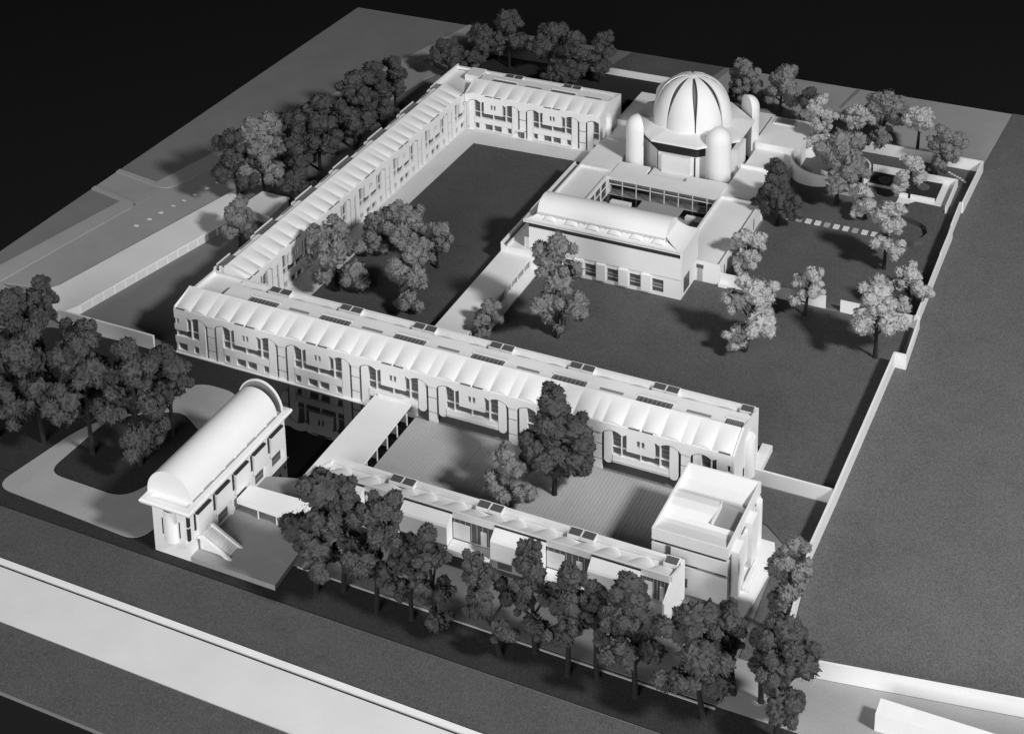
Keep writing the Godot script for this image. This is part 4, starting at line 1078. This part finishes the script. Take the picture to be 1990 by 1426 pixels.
# ---------------------------------------------------------------- walls and garden
func build_garden() -> void:
	var W = mats.white
	var bw := thing("boundary_wall", "long low white boundary wall between the campus lawns and the open field", "wall")
	for q in [[1.1560, -0.2900, 1.1372, -0.0730, 0.026], [1.1372, -0.0730, 1.1395, 0.0680, 0.029], [1.1395, 0.0680, 1.1425, 0.4560, 0.030], [1.1605, 0.4560, 1.1560, 0.5890, 0.022], [1.1520, 0.5890, 1.1500, 0.8150, 0.028], [1.1500, 0.8150, 1.1500, 0.9300, 0.030], [1.1470, 0.9200, 1.1460, 1.0400, 0.026], [1.1500, 1.0400, 1.1560, 1.2390, 0.026]]:
		part("wall_length", MB.new().wall(q[0], q[1], q[2], q[3], 0.0036, 0.0, q[4]), W, bw)
	part("wall_return", dbox(1.1410, 1.1622, 0.4535, 0.4570, 0.0, 0.030), W, bw)
	part("wall_return", dbox(1.1480, 1.1575, 0.5870, 0.5905, 0.0, 0.026), W, bw)
	solo("garden_wall", dbox(1.0060, 1.1375, 0.0665, 0.0705, 0.0, 0.0240), W, "white wall from the right end of the main building to the boundary wall", "wall")
	var cw := thing("cross_wall", "white garden cross wall with a gateway gap near the leaning tree", "wall")
	part("wall_length", dbox(0.7932, 0.9905, 0.5895, 0.5935, 0.0, 0.0245), W, cw)
	part("wall_length", dbox(1.0173, 1.1480, 0.5895, 0.5935, 0.0, 0.0225), W, cw)
	var st := MB.new().box(0.7932, 0.8120, 0.0, 0.008, -0.5890, -0.5800)
	part("step", st, W, cw)
	var nw := thing("garden_wall", "tall white north wall at the back of the garden, behind its trees", "wall")
	part("wall_length", dbox(0.8050, 1.1545, 1.2360, 1.2400, 0.0, 0.0255), W, nw)
	solo("garden_wall", MB.new().wall(0.236, 1.402, 0.520, 1.402, 0.004, 0.0, 0.0180), W, "white wall on the dark lawn at the back edge, left of the dome", "wall")
	# stepping stones
	var lawn := thing_struct("path")
	for i in 10:
		var x := 0.8440 + i * 0.01855
		part("stepping_stone", MB.new().box(x - 0.0056, x + 0.0056, 0.002, 0.0042, -0.8848 - 0.0078, -0.8848 + 0.0078), mats.path if i % 3 == 1 else mats.offwhite, lawn)
	for p in [[0.9678, 1.2467], [0.9888, 1.2316], [1.0311, 1.2181], [1.0403, 1.2211], [1.0494, 1.225], [1.0588, 1.2269], [1.0683, 1.2279], [1.095, 1.212], [1.1012, 1.207], [1.1076, 1.202], [1.1136, 1.198], [1.1196, 1.1944], [1.126, 1.188], [1.1323, 1.1822]]:
		part("stepping_stone", MB.new().box(p[0] - 0.0022, p[0] + 0.0022, 0.002, 0.0034, -p[1] - 0.0026 + 0.006, -p[1] + 0.0026 + 0.006), mats.offwhite, lawn)
	# curved wall sweeping out of the flat-roofed block
	var cv := thing("curved_wall", "curved white wall sweeping from the flat-roofed block round the garden shrubs", "wall")
	var b := MB.new()
	var cxx := 0.8420; var cdd := 1.0830
	for side in [0.0470, 0.0505]:
		b.grid(func(u: float, w: float) -> Vector3:
			var a: float = lerpf(PI * 0.98, PI * 1.72, u) if side > 0.049 else lerpf(PI * 1.72, PI * 0.98, u)
			var top: float = lerpf(0.050, 0.025, u if side > 0.049 else 1.0 - u)
			return Vector3(cxx + side * cos(a), top * w, -cdd - side * sin(a)), 24, 1)
	b.grid(func(u: float, w: float) -> Vector3:
		var a: float = lerpf(PI * 0.98, PI * 1.72, u)
		var r: float = lerpf(0.0505, 0.0470, w)
		return Vector3(cxx + r * cos(a), lerpf(0.050, 0.025, u), -cdd - r * sin(a)), 24, 1)
	part("wall_length", b, W, cv)
	# round enclosure
	var ring := thing("garden_enclosure", "broken round white enclosure under the spreading tree in the garden", "wall")
	var e := MB.new()
	for arc in [[-0.16, 0.52], [1.30, 1.44]]:
		for side in [0, 1]:
			e.grid(func(u: float, w: float) -> Vector3:
				var a: float = PI * lerpf(arc[0], arc[1], u if side else 1.0 - u)
				var r: float = 0.0580 if side else 0.0545
				return Vector3(0.8930 + r * cos(a), 0.027 * w, -1.1100 - r * sin(a)), 20, 1)
		e.grid(func(u: float, w: float) -> Vector3:
			var a: float = PI * lerpf(arc[0], arc[1], u)
			var r: float = lerpf(0.0580, 0.0545, w)
			return Vector3(0.8930 + r * cos(a), 0.027, -1.1100 - r * sin(a)), 20, 1)
	part("wall_length", dbox(0.8990, 0.9440, 1.0220, 1.0265, 0.0, 0.026), mats.path, ring)  # white wall piece coloured grey for the tree shade on its front
	part("wall_length", e, W, ring)
	# walled beds
	var w := thing("garden_bed", "walled oblong garden bed with white kerbs and sunken dark beds by the boundary wall", "garden bed")
	part("wall_length", dbox(0.9480, 1.1215, 1.1500, 1.1535, 0.0, 0.0170), W, w)
	part("wall_length", dbox(1.1190, 1.1222, 1.0260, 1.1499, 0.0, 0.0170), W, w)
	part("wall_length", dbox(1.0220, 1.0930, 1.0560, 1.0592, 0.0, 0.0130), W, w)
	part("kerb", dbox(0.9510, 1.0100, 1.0840, 1.0880, 0.0, 0.0060), mats.offwhite, w)
	part("path", dbox(1.0930, 1.1160, 1.0600, 1.1490, 0.002, 0.0040), W, w)
	part("path", dbox(1.0225, 1.1170, 1.0360, 1.0555, 0.002, 0.0050), W, w)
	part("path", flat([1.0110, 0.960, 1.0330, 0.960, 1.0380, 1.0355, 1.0225, 1.0355], 0.002, 0.0044), W, w)
	part("path", dbox(1.0110, 1.0220, 1.0600, 1.1490, 0.002, 0.0040), mats.offwhite, w)
	for q in [[0.9540, 1.0095, 1.0900, 1.1480, 0.980], [1.0235, 1.0915, 1.0620, 1.1480, 1.058]]:
		part("soil", dbox(q[0], q[1], q[2], q[3], 0.002, 0.0030), mats.lawn_dark, w)
		part("round_bed", MB.new().drum(q[4], -1.118, 0.0135, 0.0030, 0.0050), mats.lawn, w)
	var pit := thing("garden_terrace", "raised lawn plate with a round dark-edged hollow next to the boundary wall", "terrace")
	part("plate", flat([1.045, 0.965, 1.050, 1.020, 1.060, 1.033, 1.1150, 1.030, 1.1180, 0.95, 1.112, 0.915, 1.104, 0.885, 1.090, 0.868, 1.078, 0.868, 1.100, 0.895, 1.106, 0.915, 1.100, 0.937, 1.087, 0.950, 1.062, 0.960], 0.002, 0.0120), mats.lawn, pit)
	# ramp block and white wall at the bottom right
	solo("retaining_wall", MB.new().wall(1.190, -0.2825, 1.750, -0.1870, 0.004, 0.0, 0.0275), W, "tall white retaining wall along the lower edge of the open field", "wall")
	solo("ramp_block", MB.new().prism(PackedVector2Array([Vector2(1.2895, 0.3365), Vector2(1.2900, 0.3085), Vector2(1.75, 0.3060), Vector2(1.75, 0.3170)]), "y", 0.0, 0.0270), W, "long white wedge-shaped block on the pavement at the lower right corner", "ramp")

# ---------------------------------------------------------------- trees
func make_clumps() -> void:
	var noise := FastNoiseLite.new(); noise.frequency = 1.0; noise.seed = 11
	noise.fractal_octaves = 3; noise.fractal_gain = 0.6
	for k in 7:
		var v := PackedVector3Array(); var n := PackedVector3Array()
		# lumpy core
		var f := func(u: float, w: float) -> Vector3:
			var a: float = u * TAU; var e: float = (w - 0.5) * PI
			var p := Vector3(cos(a) * cos(e), sin(e), -sin(a) * cos(e))
			var r: float = 0.77 + 0.56 * noise.get_noise_3dv(p * 2.1 + Vector3(k * 7.1, 0, 0)) + 0.34 * noise.get_noise_3dv(p * 6.5 + Vector3(0, k * 3.3, 0))
			return p * r
		var core := MB.new().grid(f, 30, 16)
		v.append_array(core.v); n.append_array(core.n)
		# granules: small flakes standing all over it
		for i in 1150:
			var p := Vector3(rng.randfn(), rng.randfn(), rng.randfn()).normalized()
			var r: float = 0.77 + 0.56 * noise.get_noise_3dv(p * 2.1 + Vector3(k * 7.1, 0, 0)) + 0.34 * noise.get_noise_3dv(p * 6.5 + Vector3(0, k * 3.3, 0))
			var c := p * (r + rng.randf_range(-0.03, 0.07))
			var ax := (Vector3(rng.randfn(), rng.randfn(), rng.randfn()) * 0.75 + p * 0.6).normalized()
			var bx := ax.cross(Vector3(0.31, 0.77, -0.55)).normalized(); var by := ax.cross(bx)
			var s := rng.randf_range(0.030, 0.062)
			var q0 := c + bx * s; var q1 := c - bx * s * 0.6 + by * s * 0.9; var q2 := c - bx * s * 0.5 - by * s * 0.8
			var nn := (ax if ax.dot(p) > 0.0 else -ax)
			if (q1 - q0).cross(q2 - q0).dot(nn) < 0.0:
				var t := q1; q1 = q2; q2 = t
			v.append(q0); v.append(q2); v.append(q1)
			for j in 3: n.append(nn)
		clump_protos.append([v, n])

func limb(b: MB, a: Vector3, c: Vector3, r0: float, r1: float) -> void:
	var dir := (c - a).normalized()
	var s := dir.cross(Vector3(0.3, 0.1, 0.9)).normalized(); var t := s.cross(dir)
	b.grid(func(u: float, w: float) -> Vector3:
		var an: float = u * TAU
		return a.lerp(c, w) + (s * cos(an) + t * sin(an)) * lerpf(r0, r1, w), 6, 1)

func build_trees() -> void:
	make_clumps()
	var right := Vector3(0.90118, 0, -0.433).normalized()
	for row in TREES:
		var h: float = row[2]; var hb: float = row[3]; var R: float = row[4]; var off: float = row[5]
		var t := thing("tree", row[7], "tree", Vector3(row[0], 0.0, -row[1]), 0.0, row[8])
		var wood := MB.new()
		var v := PackedVector3Array(); var n := PackedVector3Array()
		var fork := Vector3(0, maxf(hb * 0.95, 0.25 * h), 0) + right * off * 0.35
		limb(wood, Vector3(0, -0.001, 0), fork, 0.0030 + h * 0.008, 0.0022 + h * 0.005)
		limb(wood, Vector3(0, -0.001, 0), Vector3(0, 0.006, 0), 0.0065, 0.0032)
		var top := Vector3(0, h - R * 0.3, 0) + right * off
		limb(wood, fork, top, 0.0024 + h * 0.004, 0.0008)
		var tall := h - hb
		var boughs := int(clampf(3.0 + tall / R * 1.35, 5.0, 8.0))
		var spin := rng.randf() * TAU
		for i in boughs:
			# a bough ends in one large tuft with smaller ones hanging on it
			var f := (float(i) + rng.randf_range(0.25, 0.75)) / boughs
			var main := R * rng.randf_range(0.34, 0.50)
			var wide := R * (1.0 if f < 0.55 else lerpf(1.0, 0.35, (f - 0.55) / 0.45))
			var a := spin + i * 2.4 + rng.randf_range(-0.5, 0.5)
			var rad := maxf(wide - main * 0.75, 0.0) * rng.randf_range(0.50, 0.95)
			var y := hb + main * 0.75 + (tall - main * 1.6) * f
			var heart := Vector3(cos(a) * rad, y, sin(a) * rad) + right * off * clampf(f * 1.6, 0.3, 1.0)
			var tufts: Array = [[heart, main]]
			for k in rng.randi_range(3, 5):
				var cr := R * rng.randf_range(0.16, 0.30)
				var dir := Vector3(rng.randfn(), rng.randfn() * 0.7, rng.randfn()).normalized()
				dir = (dir + Vector3(cos(a), 0.0, sin(a)) * 0.45).normalized()
				var q := heart + dir * (main * 0.72 + cr * rng.randf_range(0.35, 0.85))
				q.y = clampf(q.y, maxf(hb * 0.8, cr), h - cr)
				tufts.append([q, cr])
			for u in tufts:
				var pos: Vector3 = u[0]; var cr: float = u[1]
				var bs := Basis(Vector3(rng.randfn(), rng.randfn(), rng.randfn()).normalized(), rng.randf() * TAU)
				var sc := Vector3(rng.randf_range(0.8, 1.2), rng.randf_range(0.75, 1.15), rng.randf_range(0.8, 1.2)) * cr
				var pr: Array = clump_protos[rng.randi() % clump_protos.size()]
				v.append_array(Transform3D(Basis.from_scale(sc) * bs, pos) * (pr[0] as PackedVector3Array))
				n.append_array(Transform3D(bs, Vector3.ZERO) * (pr[1] as PackedVector3Array))
			var j := fork.lerp(top, clampf((heart.y - fork.y) / maxf(top.y - fork.y, 0.01) - 0.25, 0.0, 0.9))
			limb(wood, j, heart, 0.0022, 0.0010)
		part("trunk", wood, mats.trunk, t)
		var a := []
		a.resize(Mesh.ARRAY_MAX)
		a[Mesh.ARRAY_VERTEX] = v
		a[Mesh.ARRAY_NORMAL] = n
		var m := ArrayMesh.new()
		m.add_surface_from_arrays(Mesh.PRIMITIVE_TRIANGLES, a)
		put("crown", m, [mats.leaf_dark, mats.leaf_pale, mats.leaf_mid][row[6]], t)
